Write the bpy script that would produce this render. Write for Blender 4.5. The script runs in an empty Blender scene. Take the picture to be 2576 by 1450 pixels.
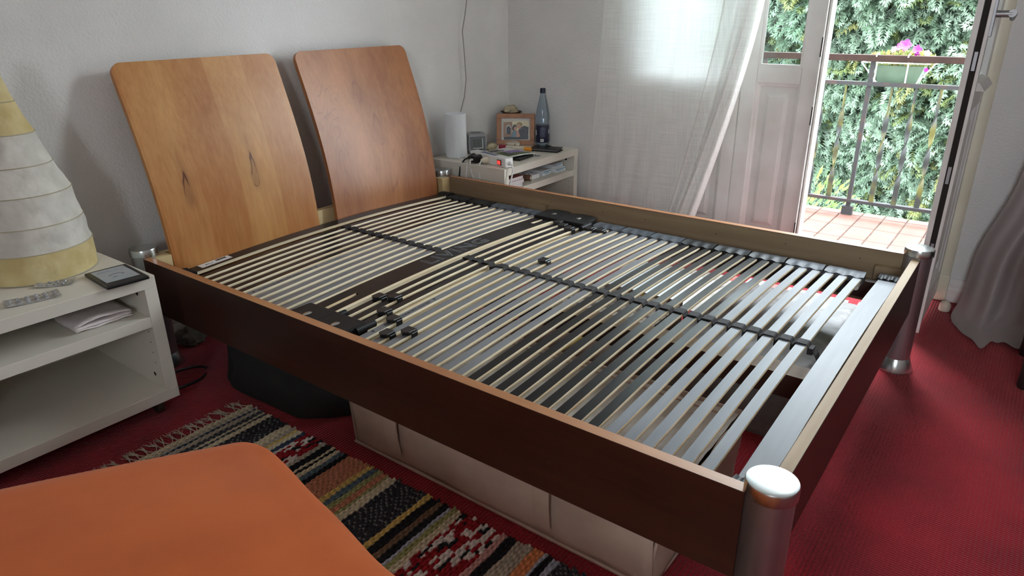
import bpy, bmesh, math, random
import numpy as np
from mathutils import Vector, Matrix, noise as mnoise
random.seed(7)
SC = bpy.context.scene
COL = SC.collection
PI = math.pi

def lin(c):
    c = c / 255.0
    return c / 12.92 if c <= 0.04045 else ((c + 0.055) / 1.055) ** 2.4
def rgb(r, g, b): return (lin(r), lin(g), lin(b), 1.0)

# ------------------------------------------------------------------ camera
cam_d = bpy.data.cameras.new('camera'); cam = bpy.data.objects.new('camera', cam_d); COL.objects.link(cam)
cam_d.sensor_width = 36.0; cam_d.lens = 36.0 * 1744.81 / 2576.0; cam_d.clip_start = 0.02; cam_d.clip_end = 200
cam.location = (-1.021, -2.330, 1.175)
cam.rotation_euler = (math.radians(68.0417), math.radians(0.5117), math.radians(-53.0858))
SC.camera = cam
# ------------------------------------------------------------------ sky
world = bpy.data.worlds.new('overcast_sky'); SC.world = world; world.use_nodes = True
bg = world.node_tree.nodes['Background']
bg.inputs['Color'].default_value = (0.83, 0.93, 1.0, 1); bg.inputs['Strength'].default_value = 12.0
# ------------------------------------------------------------------ daylight openings (sky portals at balcony door and added fill opening)
XW, YW, ZC, XL, YF = 2.28, 0.18, 2.70, -2.7, -4.6       # window wall, head wall, ceiling, left wall, wall behind camera
def area(name, loc, rot, sx, sy, energy, portal=True, col=(1, 1, 1)):
    l = bpy.data.lights.new(name, 'AREA'); l.shape = 'RECTANGLE'; l.size = sx; l.size_y = sy; l.energy = energy; l.color = col
    o = bpy.data.objects.new(name, l); COL.objects.link(o); o.location = loc; o.rotation_euler = rot
    if portal: l.cycles.is_portal = True
    return o
area('balcony_door_portal', (2.56, -1.36, 1.24), (0, math.radians(90), 0), 2.44, 1.5, 1)
area('added_fill_portal', (XL - 0.22, -3.0, 1.6), (0, math.radians(-90), 0), 0.8, 0.8, 1)  # fill light through the opening added in the left wall
# ------------------------------------------------------------------ exposure
SC.view_settings.view_transform = 'Standard'; SC.view_settings.look = 'None'
SC.view_settings.exposure = 1.2; SC.view_settings.gamma = 1.0; SC.view_settings.use_curve_mapping = False
SC.cycles.use_denoising = True
SC.cycles.max_bounces = 8; SC.cycles.diffuse_bounces = 5; SC.cycles.glossy_bounces = 4; SC.cycles.transmission_bounces = 6; SC.cycles.transparent_max_bounces = 12
SC.cycles.sample_clamp_indirect = 8.0

# ================================================================== materials
def M(name, c1, c2=None, scale=8.0, stretch=(1, 1, 1), rough=0.6, metal=0.0, bump=0.0, bscale=60.0, bstretch=None,
      coat=0.0, detail=3.0, lo=0.35, hi=0.65, rand=0.0, spec=0.5, alpha=1.0, trans=0.0, sheen=0.0, bdist=0.002, coatr=0.15):
    m = bpy.data.materials.new(name); m.use_nodes = True
    nt = m.node_tree; N = nt.nodes; L = nt.links; b = N['Principled BSDF']
    b.inputs['Roughness'].default_value = rough; b.inputs['Metallic'].default_value = metal
    b.inputs['Specular IOR Level'].default_value = spec
    b.inputs['Coat Weight'].default_value = coat; b.inputs['Coat Roughness'].default_value = coatr
    b.inputs['Alpha'].default_value = alpha; b.inputs['Transmission Weight'].default_value = trans
    b.inputs['Sheen Weight'].default_value = sheen
    b.inputs['Base Color'].default_value = c1
    tc = N.new('ShaderNodeTexCoord'); vec = tc.outputs['Object']
    if rand:
        oi = N.new('ShaderNodeObjectInfo'); va = N.new('ShaderNodeVectorMath'); va.operation = 'SCALE'
        cx = N.new('ShaderNodeCombineXYZ')
        for i in range(3): L.new(oi.outputs['Random'], cx.inputs[i])
        L.new(cx.outputs[0], va.inputs[0]); va.inputs['Scale'].default_value = 37.0
        ad = N.new('ShaderNodeVectorMath'); L.new(vec, ad.inputs[0]); L.new(va.outputs[0], ad.inputs[1]); vec = ad.outputs[0]
    if c2 is not None:
        mp = N.new('ShaderNodeMapping'); mp.inputs['Scale'].default_value = stretch; L.new(vec, mp.inputs['Vector'])
        nz = N.new('ShaderNodeTexNoise'); nz.inputs['Scale'].default_value = scale; nz.inputs['Detail'].default_value = detail
        L.new(mp.outputs[0], nz.inputs['Vector'])
        mr = N.new('ShaderNodeMapRange'); mr.inputs['From Min'].default_value = lo; mr.inputs['From Max'].default_value = hi
        L.new(nz.outputs['Fac'], mr.inputs['Value'])
        mx = N.new('ShaderNodeMix'); mx.data_type = 'RGBA'
        mx.inputs[6].default_value = c1; mx.inputs[7].default_value = c2
        L.new(mr.outputs[0], mx.inputs[0]); L.new(mx.outputs[2], b.inputs['Base Color'])
    if bump:
        mp2 = N.new('ShaderNodeMapping'); mp2.inputs['Scale'].default_value = bstretch or (1, 1, 1); L.new(vec, mp2.inputs['Vector'])
        n2 = N.new('ShaderNodeTexNoise'); n2.inputs['Scale'].default_value = bscale; n2.inputs['Detail'].default_value = 2
        L.new(mp2.outputs[0], n2.inputs['Vector'])
        bp = N.new('ShaderNodeBump'); bp.inputs['Strength'].default_value = bump; bp.inputs['Distance'].default_value = bdist
        L.new(n2.outputs['Fac'], bp.inputs['Height']); L.new(bp.outputs[0], b.inputs['Normal'])
    return m

def nodes(m): return m.node_tree.nodes, m.node_tree.links, m.node_tree.nodes['Principled BSDF']

def M_attr(name, rough=0.8, bump=0.0, bscale=400, trans_mix=0.0, spec=0.3):
    """colour taken from the mesh's own colour attribute (dye of yarns, leaves)"""
    m = bpy.data.materials.new(name); m.use_nodes = True; N, L, b = nodes(m)
    at = N.new('ShaderNodeAttribute'); at.attribute_name = 'dye'; L.new(at.outputs['Color'], b.inputs['Base Color'])
    b.inputs['Roughness'].default_value = rough; b.inputs['Specular IOR Level'].default_value = spec
    if bump:
        n2 = N.new('ShaderNodeTexNoise'); n2.inputs['Scale'].default_value = bscale
        tc = N.new('ShaderNodeTexCoord'); L.new(tc.outputs['Object'], n2.inputs['Vector'])
        bp = N.new('ShaderNodeBump'); bp.inputs['Strength'].default_value = bump; bp.inputs['Distance'].default_value = 0.002
        L.new(n2.outputs['Fac'], bp.inputs['Height']); L.new(bp.outputs[0], b.inputs['Normal'])
    if trans_mix:
        tr = N.new('ShaderNodeBsdfTranslucent'); L.new(at.outputs['Color'], tr.inputs['Color'])
        mx = N.new('ShaderNodeMixShader'); mx.inputs[0].default_value = trans_mix
        out = N['Material Output']; L.new(b.outputs[0], mx.inputs[1]); L.new(tr.outputs[0], mx.inputs[2]); L.new(mx.outputs[0], out.inputs['Surface'])
    return m

def M_wood(name, light, dark, figure, axis=2, seed=0.0, plank=0.15, rough=0.35, cathedral=0.5, knots=()):
    """veneer: planks of differing tone, long grain and dark figure lines; axis = grain direction"""
    m = bpy.data.materials.new(name); m.use_nodes = True; N, L, b = nodes(m)
    tc = N.new('ShaderNodeTexCoord')
    sx = N.new('ShaderNodeVectorMath'); L.new(tc.outputs['Object'], sx.inputs[0]); sx.inputs[1].default_value = (seed, seed * 1.7, seed * 0.6)
    def noise(scale, st, detail=4, dist=0.0):
        mp = N.new('ShaderNodeMapping'); mp.inputs['Scale'].default_value = st; L.new(sx.outputs[0], mp.inputs['Vector'])
        n = N.new('ShaderNodeTexNoise'); n.inputs['Scale'].default_value = scale; n.inputs['Detail'].default_value = detail
        n.inputs['Distortion'].default_value = dist; L.new(mp.outputs[0], n.inputs['Vector']); return n.outputs['Fac']
    st = [6.0, 6.0, 6.0]; st[axis] = 0.35
    st2 = [26.0, 26.0, 26.0]; st2[axis] = 1.2
    st3 = [3.0, 3.0, 3.0]; st3[axis] = 1.1
    broad = noise(1.0, st); fine = noise(3.0, st2); cloud = noise(1.6, st3, 3)
    # plank bands across the grain
    sep = N.new('ShaderNodeSeparateXYZ'); L.new(sx.outputs[0], sep.inputs[0])
    ax = 0 if axis == 2 else (2 if axis in (0, 1) else 0)
    dv = N.new('ShaderNodeMath'); dv.operation = 'DIVIDE'; L.new(sep.outputs[ax], dv.inputs[0]); dv.inputs[1].default_value = plank
    fl = N.new('ShaderNodeMath'); fl.operation = 'FLOOR'; L.new(dv.outputs[0], fl.inputs[0])
    wn = N.new('ShaderNodeTexWhiteNoise'); wn.noise_dimensions = '1D'; L.new(fl.outputs[0], wn.inputs['W'])
    def math2(op, a, bb):
        n = N.new('ShaderNodeMath'); n.operation = op
        for i, q in enumerate((a, bb)):
            if isinstance(q, (int, float)): n.inputs[i].default_value = q
            else: L.new(q, n.inputs[i])
        return n.outputs[0]
    s = math2('ADD', math2('MULTIPLY', broad, 0.9), math2('MULTIPLY', fine, 0.45))
    s = math2('ADD', s, math2('MULTIPLY', cloud, 0.6))
    s = math2('ADD', s, math2('MULTIPLY', wn.outputs['Value'], 0.22))
    mr = N.new('ShaderNodeMapRange'); mr.inputs['From Min'].default_value = 0.80; mr.inputs['From Max'].default_value = 1.32; L.new(s, mr.inputs['Value'])
    mx = N.new('ShaderNodeMix'); mx.data_type = 'RGBA'; mx.inputs[6].default_value = light; mx.inputs[7].default_value = dark; L.new(mr.outputs[0], mx.inputs[0])
    # figure lines
    st4 = [5.0, 5.0, 5.0]; st4[axis] = 0.22
    fg = noise(1.3, st4, 2, 1.2)
    w = math2('SINE', math2('MULTIPLY', fg, 95.0), 0)
    w = math2('POWER', math2('MAXIMUM', w, 0.0), 9.0)
    msk = noise(2.0, [1.5, 1.5, 1.2], 2)
    mk = N.new('ShaderNodeMapRange'); mk.inputs['From Min'].default_value = 0.45; mk.inputs['From Max'].default_value = 0.62; L.new(msk, mk.inputs['Value'])
    w = math2('MULTIPLY', math2('MULTIPLY', w, mk.outputs[0]), cathedral)
    mx2 = N.new('ShaderNodeMix'); mx2.data_type = 'RGBA'; L.new(mx.outputs[2], mx2.inputs[6]); mx2.inputs[7].default_value = figure; L.new(w, mx2.inputs[0])
    col = mx2.outputs[2]
    sp0 = N.new('ShaderNodeSeparateXYZ'); L.new(tc.outputs['Object'], sp0.inputs[0])
    wob = math2('MULTIPLY', math2('SUBTRACT', noise(22.0, (1, 1, .45), 4), 0.5), 0.03)
    brk = N.new('ShaderNodeMapRange'); brk.inputs['From Min'].default_value = 0.46; brk.inputs['From Max'].default_value = 0.60; L.new(noise(16.0, (1, 1, .6), 2), brk.inputs['Value'])
    for kx, kz, rx, rz, amt in knots:
        dx = math2('DIVIDE', math2('ADD', math2('SUBTRACT', sp0.outputs[0], kx), wob), rx)
        up = math2('MAXIMUM', math2('SUBTRACT', sp0.outputs[2], kz), 0.0); dn = math2('MINIMUM', math2('SUBTRACT', sp0.outputs[2], kz), 0.0)
        dz = math2('ADD', math2('DIVIDE', up, rz), math2('DIVIDE', dn, rx * 1.6))
        d2 = math2('ADD', math2('MULTIPLY', dx, dx), math2('MULTIPLY', dz, dz))
        halo = math2('MULTIPLY', math2('POWER', 2.718, math2('MULTIPLY', d2, -0.35)), 0.40 * amt)
        ringd = math2('SUBTRACT', d2, 1.0)
        rg = math2('MULTIPLY', math2('MULTIPLY', math2('POWER', 2.718, math2('MULTIPLY', math2('MULTIPLY', ringd, ringd), -14.0)), 0.9 * amt), brk.outputs[0])
        k = math2('MINIMUM', math2('ADD', halo, rg), 0.95)
        mk_ = N.new('ShaderNodeMix'); mk_.data_type = 'RGBA'; L.new(k, mk_.inputs[0]); L.new(col, mk_.inputs[6]); mk_.inputs[7].default_value = figure; col = mk_.outputs[2]
    L.new(col, b.inputs['Base Color'])
    b.inputs['Roughness'].default_value = rough; b.inputs['Specular IOR Level'].default_value = 0.4
    return m

MT = {}
MT['wall'] = M('woodchip_wallpaper', rgb(225, 223, 220), rgb(216, 214, 211), scale=3, rough=0.92, bump=0.55, bscale=110, bdist=0.004, spec=0.2)
MT['ceiling'] = M('ceiling_paint', rgb(228, 226, 222), rough=0.95, spec=0.1)
MT['nwhite'] = M('white_melamine', rgb(222, 216, 203), rgb(214, 208, 195), scale=2, rough=0.45, bump=0.05, bscale=300)
MT['door_white'] = M('white_gloss_paint', rgb(226, 224, 220), rgb(212, 208, 202), scale=5, rough=0.35, bump=0.12, bscale=30, bstretch=(1, 1, .2))
MT['door_brown'] = M('weathered_door_edge', rgb(150, 138, 126), rgb(110, 98, 90), scale=14, stretch=(1, 1, .1), rough=0.6)
MT['dark_gap'] = M('dark_rebate', rgb(34, 28, 24), rough=0.8)
MT['cream'] = M('cream_gloss_paint', rgb(236, 230, 208), rgb(222, 214, 190), scale=6, rough=0.4)
MT['glass'] = M('window_glass', (1, 1, 1, 1), rough=0.0, trans=1.0, spec=0.5)
def thin_glass():
    m = bpy.data.materials.new('window_pane_glass'); m.use_nodes = True; N, L, b = nodes(m)
    t = N.new('ShaderNodeBsdfTransparent'); t.inputs['Color'].default_value = (0.93, 0.97, 0.96, 1)
    g = N.new('ShaderNodeBsdfGlossy'); g.inputs['Roughness'].default_value = 0.02
    fr = N.new('ShaderNodeFresnel'); fr.inputs['IOR'].default_value = 1.45
    mx = N.new('ShaderNodeMixShader'); L.new(fr.outputs[0], mx.inputs[0]); L.new(t.outputs[0], mx.inputs[1]); L.new(g.outputs[0], mx.inputs[2])
    L.new(mx.outputs[0], N['Material Output'].inputs['Surface']); return m
MT['pane'] = thin_glass()
def carpet():
    m = M('red_carpet', rgb(157, 21, 35), rgb(131, 14, 27), scale=4, rough=0.95, spec=0.1, sheen=0.15); N, L, b = nodes(m)
    tc = N.new('ShaderNodeTexCoord')
    wv = N.new('ShaderNodeTexWave'); wv.wave_type = 'BANDS'; wv.bands_direction = 'Y'; wv.inputs['Scale'].default_value = 31; wv.inputs['Distortion'].default_value = 0.35; wv.inputs['Detail'].default_value = 2
    wv.inputs['Detail Scale'].default_value = 6
    L.new(tc.outputs['Object'], wv.inputs['Vector'])
    wv2 = N.new('ShaderNodeTexWave'); wv2.wave_type = 'BANDS'; wv2.bands_direction = 'X'; wv2.inputs['Scale'].default_value = 40; wv2.inputs['Distortion'].default_value = 0.6
    L.new(tc.outputs['Object'], wv2.inputs['Vector'])
    ad = N.new('ShaderNodeMath'); ad.operation = 'ADD'; L.new(wv.outputs['Fac'], ad.inputs[0])
    ml = N.new('ShaderNodeMath'); ml.operation = 'MULTIPLY'; ml.inputs[1].default_value = 0.5; L.new(wv2.outputs['Fac'], ml.inputs[0]); L.new(ml.outputs[0], ad.inputs[1])
    bp = N.new('ShaderNodeBump'); bp.inputs['Strength'].default_value = 0.75; bp.inputs['Distance'].default_value = 0.003
    L.new(ad.outputs[0], bp.inputs['Height']); L.new(bp.outputs[0], b.inputs['Normal'])
    return m
MT['carpet'] = carpet()
MT['cherry_l'] = M_wood('cherry_veneer_golden', rgb(204, 152, 94), rgb(170, 108, 58), rgb(92, 44, 24), 2, 3.1, 0.152, 0.33, 0.10, knots=((0.178 - 0.745, 0.572, 0.012, 0.085, 1.0), (0.445 - 0.745, 0.585, 0.011, 0.095, 1.0)))
MT['cherry_r'] = M_wood('cherry_veneer_red', rgb(178, 118, 72), rgb(138, 82, 48), rgb(82, 42, 26), 2, 8.4, 0.21, 0.33, 0.38, knots=((1.30 - 0.745, 0.86, 0.006, 0.02, 0.7), (1.03 - 0.745, 0.84, 0.020, 0.05, 0.35), (1.09 - 0.745, 0.66, 0.022, 0.09, 0.35)))
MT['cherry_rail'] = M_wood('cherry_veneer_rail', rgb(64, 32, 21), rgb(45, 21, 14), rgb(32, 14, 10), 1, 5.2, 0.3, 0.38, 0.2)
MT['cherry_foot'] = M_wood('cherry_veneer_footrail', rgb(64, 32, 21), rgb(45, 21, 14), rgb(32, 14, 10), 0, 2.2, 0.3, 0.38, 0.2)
MT['cherry_edge'] = M('cherry_edge_band', rgb(184, 130, 86), rgb(162, 106, 66), scale=20, stretch=(1, .1, 1), rough=0.4)
MT['pale_edge'] = M('pale_wood_edge', rgb(196, 176, 148), rgb(176, 152, 124), scale=20, stretch=(.1, 1, 1), rough=0.6, spec=0.15)
MT['mdf'] = M('raw_back_veneer', rgb(148, 128, 100), rgb(130, 110, 84), scale=30, stretch=(1, .05, 1), rough=0.6)
MT['pale_wood'] = M('pale_birch', rgb(216, 192, 146), rgb(198, 172, 126), scale=12, stretch=(.2, 1, 1), rough=0.55)
MT['beam'] = M('stained_beam', rgb(70, 42, 30), rgb(52, 30, 22), scale=10, stretch=(1, .1, 1), rough=0.5)
MT['beam_top'] = M('raw_beam_top', rgb(150, 124, 92), rgb(130, 104, 76), scale=14, stretch=(1, .1, 1), rough=0.6)
MT['steel'] = M('satin_aluminium', rgb(176, 176, 178), rgb(164, 164, 167), scale=40, stretch=(1, 1, .05), rough=0.42, metal=1.0)
MT['chrome'] = M('polished_chrome', rgb(188, 192, 191), rough=0.24, metal=1.0)
MT['slat_grey'] = M('grey_lacquer', rgb(128, 128, 130), rgb(118, 118, 121), scale=30, stretch=(.1, 1, 1), rough=0.36, rand=1, spec=0.22, bump=0.03, bscale=120, bstretch=(.1, 1, 1), coat=0.0)
MT['slat_silver'] = M('silver_grey_lacquer', rgb(138, 141, 145), rgb(126, 129, 134), scale=30, stretch=(.1, 1, 1), rough=0.42, rand=1, spec=0.16, bump=0.04, bscale=120, bstretch=(.1, 1, 1), coat=0.0)
MT['slat_black'] = M('charcoal_lacquer', rgb(36, 34, 33), rgb(29, 27, 27), scale=30, stretch=(.1, 1, 1), rough=0.30, rand=1, bump=0.06, bscale=120, bstretch=(.1, 1, 1), coat=0.0, spec=0.24)
MT['beech'] = M('beech_edge', rgb(244, 231, 200), rgb(222, 198, 156), scale=9, stretch=(.25, 1, 6), rough=0.5, rand=1, lo=0.45, hi=0.8)
MT['rubber'] = M('black_rubber', rgb(30, 30, 31), rgb(24, 24, 25), scale=30, rough=0.5, spec=0.25, bump=0.15, bscale=200)
MT['rubber_grey'] = M('grey_rubber', rgb(84, 88, 94), rgb(74, 78, 84), scale=30, rough=0.5, spec=0.2, bump=0.15, bscale=150)
MT['webbing'] = M('dark_webbing', rgb(42, 37, 36), rgb(31, 27, 27), scale=60, rough=0.8, bump=0.4, bscale=600)
MT['black_pl'] = M('black_plastic', rgb(22, 22, 23), rough=0.38)
MT['black_txt'] = M('black_print', rgb(38, 36, 36), rough=0.7)
MT['white_pl'] = M('white_plastic', rgb(226, 226, 224), rough=0.35)
MT['grey_pl'] = M('silver_plastic', rgb(150, 151, 152), rough=0.4, metal=0.2)
MT['grey_pl2'] = M('dark_silver_plastic', rgb(104, 106, 108), rough=0.35)
MT['lcd'] = M('lcd_screen', rgb(96, 102, 98), rough=0.25)
MT['sticker'] = M('white_sticker', rgb(226, 228, 228), rough=0.5)
MT['box_fab'] = M('beige_canvas', rgb(186, 164, 148), rgb(170, 148, 132), scale=6, rough=0.92, bump=0.25, bscale=260, spec=0.15)
MT['linen'] = M('pale_linen', rgb(208, 200, 190), rgb(186, 178, 170), scale=8, rough=0.9, bump=0.8, bscale=18, bdist=0.012, spec=0.15)
MT['bagcloth'] = M('black_bag_cloth', rgb(33, 34, 32), rgb(27, 28, 26), scale=9, rough=0.85, bump=0.4, bscale=14, bdist=0.01)
MT['greycloth'] = M('grey_terry', rgb(120, 116, 106), rgb(86, 84, 76), scale=30, rough=0.95, bump=0.7, bscale=120, bdist=0.006)
MT['orange'] = M('orange_jersey', rgb(188, 90, 27), rgb(176, 80, 21), scale=5, rough=0.85, bump=0.12, bscale=420, spec=0.2, sheen=0.15)
MT['paper_y'] = M('yellow_rice_paper', rgb(216, 200, 152), rgb(198, 178, 126), scale=14, rough=0.85, bump=0.9, bscale=22, bdist=0.006, spec=0.15)
MT['paper_w'] = M('white_rice_paper', rgb(218, 214, 204), rgb(198, 194, 184), scale=14, rough=0.85, bump=1.0, bscale=22, bdist=0.007, spec=0.15)
MT['wire'] = M('ring_wire', rgb(176, 166, 140), rough=0.6)
MT['foil'] = M('blister_foil', rgb(208, 208, 210), rgb(150, 150, 153), scale=60, rough=0.28, metal=0.45, bump=0.8, bscale=160, bdist=0.003)
MT['tissue'] = M('kitchen_paper', rgb(232, 222, 220), rgb(224, 212, 212), scale=60, rough=0.95, bump=0.6, bscale=140, bdist=0.003)
MT['eink'] = M('eink_screen', rgb(170, 174, 176), rgb(164, 168, 170), scale=20, rough=0.55)
MT['lampshade'] = M('white_pleated_shade', rgb(222, 224, 226), rough=0.75)
MT['oak'] = M('beech_frame', rgb(172, 116, 74), rgb(150, 96, 60), scale=14, stretch=(1, .2, 1), rough=0.45)
MT['mat'] = M('frame_mount', rgb(206, 204, 200), rough=0.8)
MT['pet'] = M('clear_bottle_plastic', rgb(196, 214, 226), rough=0.08, trans=0.85, spec=0.5)
MT['navy'] = M('navy_label', rgb(22, 28, 58), rgb(18, 24, 50), scale=12, rough=0.45)
MT['stone'] = M('pale_stone', rgb(200, 188, 158), rgb(150, 134, 104), scale=22, rough=0.85, bump=0.6, bscale=40, bdist=0.005)
MT['shell'] = M('speckled_shell', rgb(206, 196, 178), rgb(84, 68, 56), scale=60, rough=0.6, lo=0.62, hi=0.72)
MT['brown_pot'] = M('brown_bowl', rgb(84, 62, 50), rough=0.6)
MT['pink_pl'] = M('magenta_cap', rgb(150, 34, 62), rough=0.4)
MT['amber'] = M('orange_cap', rgb(232, 154, 58), rough=0.35)
MT['tubew'] = M('cream_tube', rgb(214, 204, 184), rough=0.4)
MT['yellow'] = M('yellow_card', rgb(222, 206, 40), rough=0.5)
MT['card_pr'] = M('printed_envelope', rgb(190, 184, 160), rgb(112, 104, 88), scale=40, rough=0.7, lo=.55, hi=.62)
MT['pillbox'] = M('pill_box_card', rgb(224, 226, 228), rough=0.5)
MT['teal'] = M('teal_print', rgb(44, 128, 160), rough=0.5)
MT['kraft'] = M('kraft_brown', rgb(126, 92, 70), rgb(108, 78, 60), scale=20, rough=0.7)
MT['bookw'] = M('book_paper', rgb(222, 216, 214), rgb(196, 190, 190), scale=50, stretch=(1, 1, 9), rough=0.8)
MT['bookcover'] = M('book_cover', rgb(122, 66, 58), rough=0.6)
MT['red_led'] = M('red_switch', rgb(220, 20, 20), rough=0.3)
N_, L_, b_ = nodes(MT['red_led']); b_.inputs['Emission Color'].default_value = (1, 0.05, 0.04, 1); b_.inputs['Emission Strength'].default_value = 0.7
MT['wirecable'] = M('grey_cable', rgb(150, 148, 144), rough=0.5)
MT['iron'] = M('rusty_black_iron', rgb(34, 32, 33), rgb(62, 38, 27), scale=14, rough=0.75, lo=.5, hi=.72, bump=0.5, bscale=60, rand=1)
MT['iron_moss'] = M('mossy_iron', rgb(36, 37, 35), rgb(80, 76, 26), scale=7, rough=0.8, lo=.46, hi=.62, rand=1, bump=0.3, bscale=60)
MT['iron_top'] = M('brown_rail_iron', rgb(52, 36, 31), rgb(40, 29, 26), scale=14, rough=0.85, spec=0.15)
MT['tile'] = M('terracotta_tile', rgb(98, 60, 48), rgb(84, 49, 38), scale=9, rough=0.7, rand=1, bump=0.3, bscale=60)
MT['grout'] = M('mossy_grout', rgb(66, 56, 46), rgb(24, 24, 17), scale=16, rough=0.9, lo=.45, hi=.6)
MT['planter'] = M('green_planter', rgb(84, 104, 84), rgb(74, 92, 74), scale=10, rough=0.6)
MT['wirewhite'] = M('white_wire', rgb(214, 216, 220), rough=0.45)
MT['petal1'] = M('magenta_petal', rgb(206, 40, 200), rgb(180, 24, 176), scale=30, rough=0.6)
MT['petal2'] = M('violet_petal', rgb(120, 26, 150), rgb(96, 16, 120), scale=30, rough=0.6)
MT['petal3'] = M('pink_petal', rgb(226, 160, 200), rgb(206, 130, 180), scale=30, rough=0.6)
MT['soil'] = M('dark_soil', rgb(60, 44, 34), rough=0.95)
MT['leaf'] = M_attr('conifer_leaf', rough=0.55, trans_mix=0.3)
MT['branch'] = M('hedge_core', rgb(42, 46, 30), rgb(30, 30, 22), scale=5, rough=0.95)
MT['render'] = M('lawn', rgb(84, 104, 54), rgb(60, 80, 40), scale=4, rough=0.95)
MT['yarn'] = M_attr('dyed_rag_yarn', rough=0.95, bump=0.5, bscale=300, spec=0.1)
MT['fringe'] = M('fringe_cotton', rgb(200, 190, 172), rgb(180, 168, 148), scale=20, rough=0.95)
MT['casterpl'] = M('smoky_caster', rgb(60, 52, 48), rough=0.2)
MT['hole'] = M('dark_hole', rgb(26, 22, 20), rough=0.9)
MT['news'] = M('newsprint', rgb(208, 200, 192), rgb(120, 112, 106), scale=40, rough=0.9, lo=.5, hi=.6)
MT['redmag'] = M('red_magazine', rgb(186, 40, 44), rough=0.4)
MT['redcard'] = M('coral_card', rgb(232, 110, 100), rough=0.6)
MT['whitecard'] = M('white_card', rgb(226, 230, 232), rough=0.6)
MT['gold'] = M('gold_tape', rgb(188, 160, 70), rough=0.35)
MT['film'] = M('plastic_film', rgb(132, 128, 126), rgb(104, 98, 96), scale=9, rough=0.45, bump=0.5, bscale=16, bdist=0.012, spec=0.3)
MT['ink_lines'] = M('pale_print', rgb(120, 128, 150), rough=0.6)
MT['darkfurn'] = M('dark_stained_wood', rgb(40, 30, 28), rough=0.5)
MT['purple'] = M('lilac_print', rgb(122, 92, 176), rgb(196, 180, 220), scale=90, rough=0.35, lo=.5, hi=.62)
MT['green_pr'] = M('green_print', rgb(58, 84, 42), rgb(84, 112, 60), scale=40, rough=0.35)
MT['skin'] = M('photo_skin', rgb(190, 142, 118), rough=0.4)
MT['denim'] = M('photo_denim', rgb(104, 128, 140), rough=0.4)
MT['photo_dark'] = M('photo_dark', rgb(34, 36, 40), rgb(54, 58, 64), scale=60, rough=0.4)
MT['photo_tan'] = M('photo_tan', rgb(150, 116, 92), rough=0.4)
MT['photo_cream'] = M('photo_cream', rgb(216, 206, 172), rough=0.4)

def M_curtain(name, col, tw=0.42, tr=0.10, weave=True):
    m = bpy.data.materials.new(name); m.use_nodes = True; N, L, b = nodes(m)
    b.inputs['Base Color'].default_value = col; b.inputs['Roughness'].default_value = 0.9; b.inputs['Specular IOR Level'].default_value = 0.1
    tl = N.new('ShaderNodeBsdfTranslucent'); tl.inputs['Color'].default_value = col
    tp = N.new('ShaderNodeBsdfTransparent')
    m1 = N.new('ShaderNodeMixShader'); m1.inputs[0].default_value = tw
    m2 = N.new('ShaderNodeMixShader'); m2.inputs[0].default_value = tr
    L.new(b.outputs[0], m1.inputs[1]); L.new(tl.outputs[0], m1.inputs[2]); L.new(m1.outputs[0], m2.inputs[1]); L.new(tp.outputs[0], m2.inputs[2])
    if weave:
        tc = N.new('ShaderNodeTexCoord')
        facs = []
        for st in ((1, 3, 120), (1, 120, 3)):
            mp = N.new('ShaderNodeMapping'); mp.inputs['Scale'].default_value = st; L.new(tc.outputs['Object'], mp.inputs['Vector'])
            nz = N.new('ShaderNodeTexNoise'); nz.inputs['Scale'].default_value = 2.0; nz.inputs['Detail'].default_value = 3; L.new(mp.outputs[0], nz.inputs['Vector'])
            facs.append(nz.outputs['Fac'])
        ad = N.new('ShaderNodeMath'); ad.operation = 'ADD'; L.new(facs[0], ad.inputs[0]); L.new(facs[1], ad.inputs[1])
        mr = N.new('ShaderNodeMapRange'); mr.inputs['From Min'].default_value = 0.8; mr.inputs['From Max'].default_value = 1.25
        mr.inputs['To Min'].default_value = tr * 1.6; mr.inputs['To Max'].default_value = tr * 0.3
        L.new(ad.outputs[0], mr.inputs['Value']); L.new(mr.outputs[0], m2.inputs[0])
    L.new(m2.outputs[0], N['Material Output'].inputs['Surface'])
    return m
MT['sheer'] = M_curtain('white_sheer', rgb(242, 241, 238), 0.34, 0.11)
MT['drape'] = M_curtain('shade_toned_curtain_cloth', rgb(176, 166, 163), 0.22, 0.0, False)  # darker cloth colour stands in for the shade beside the door

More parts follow.
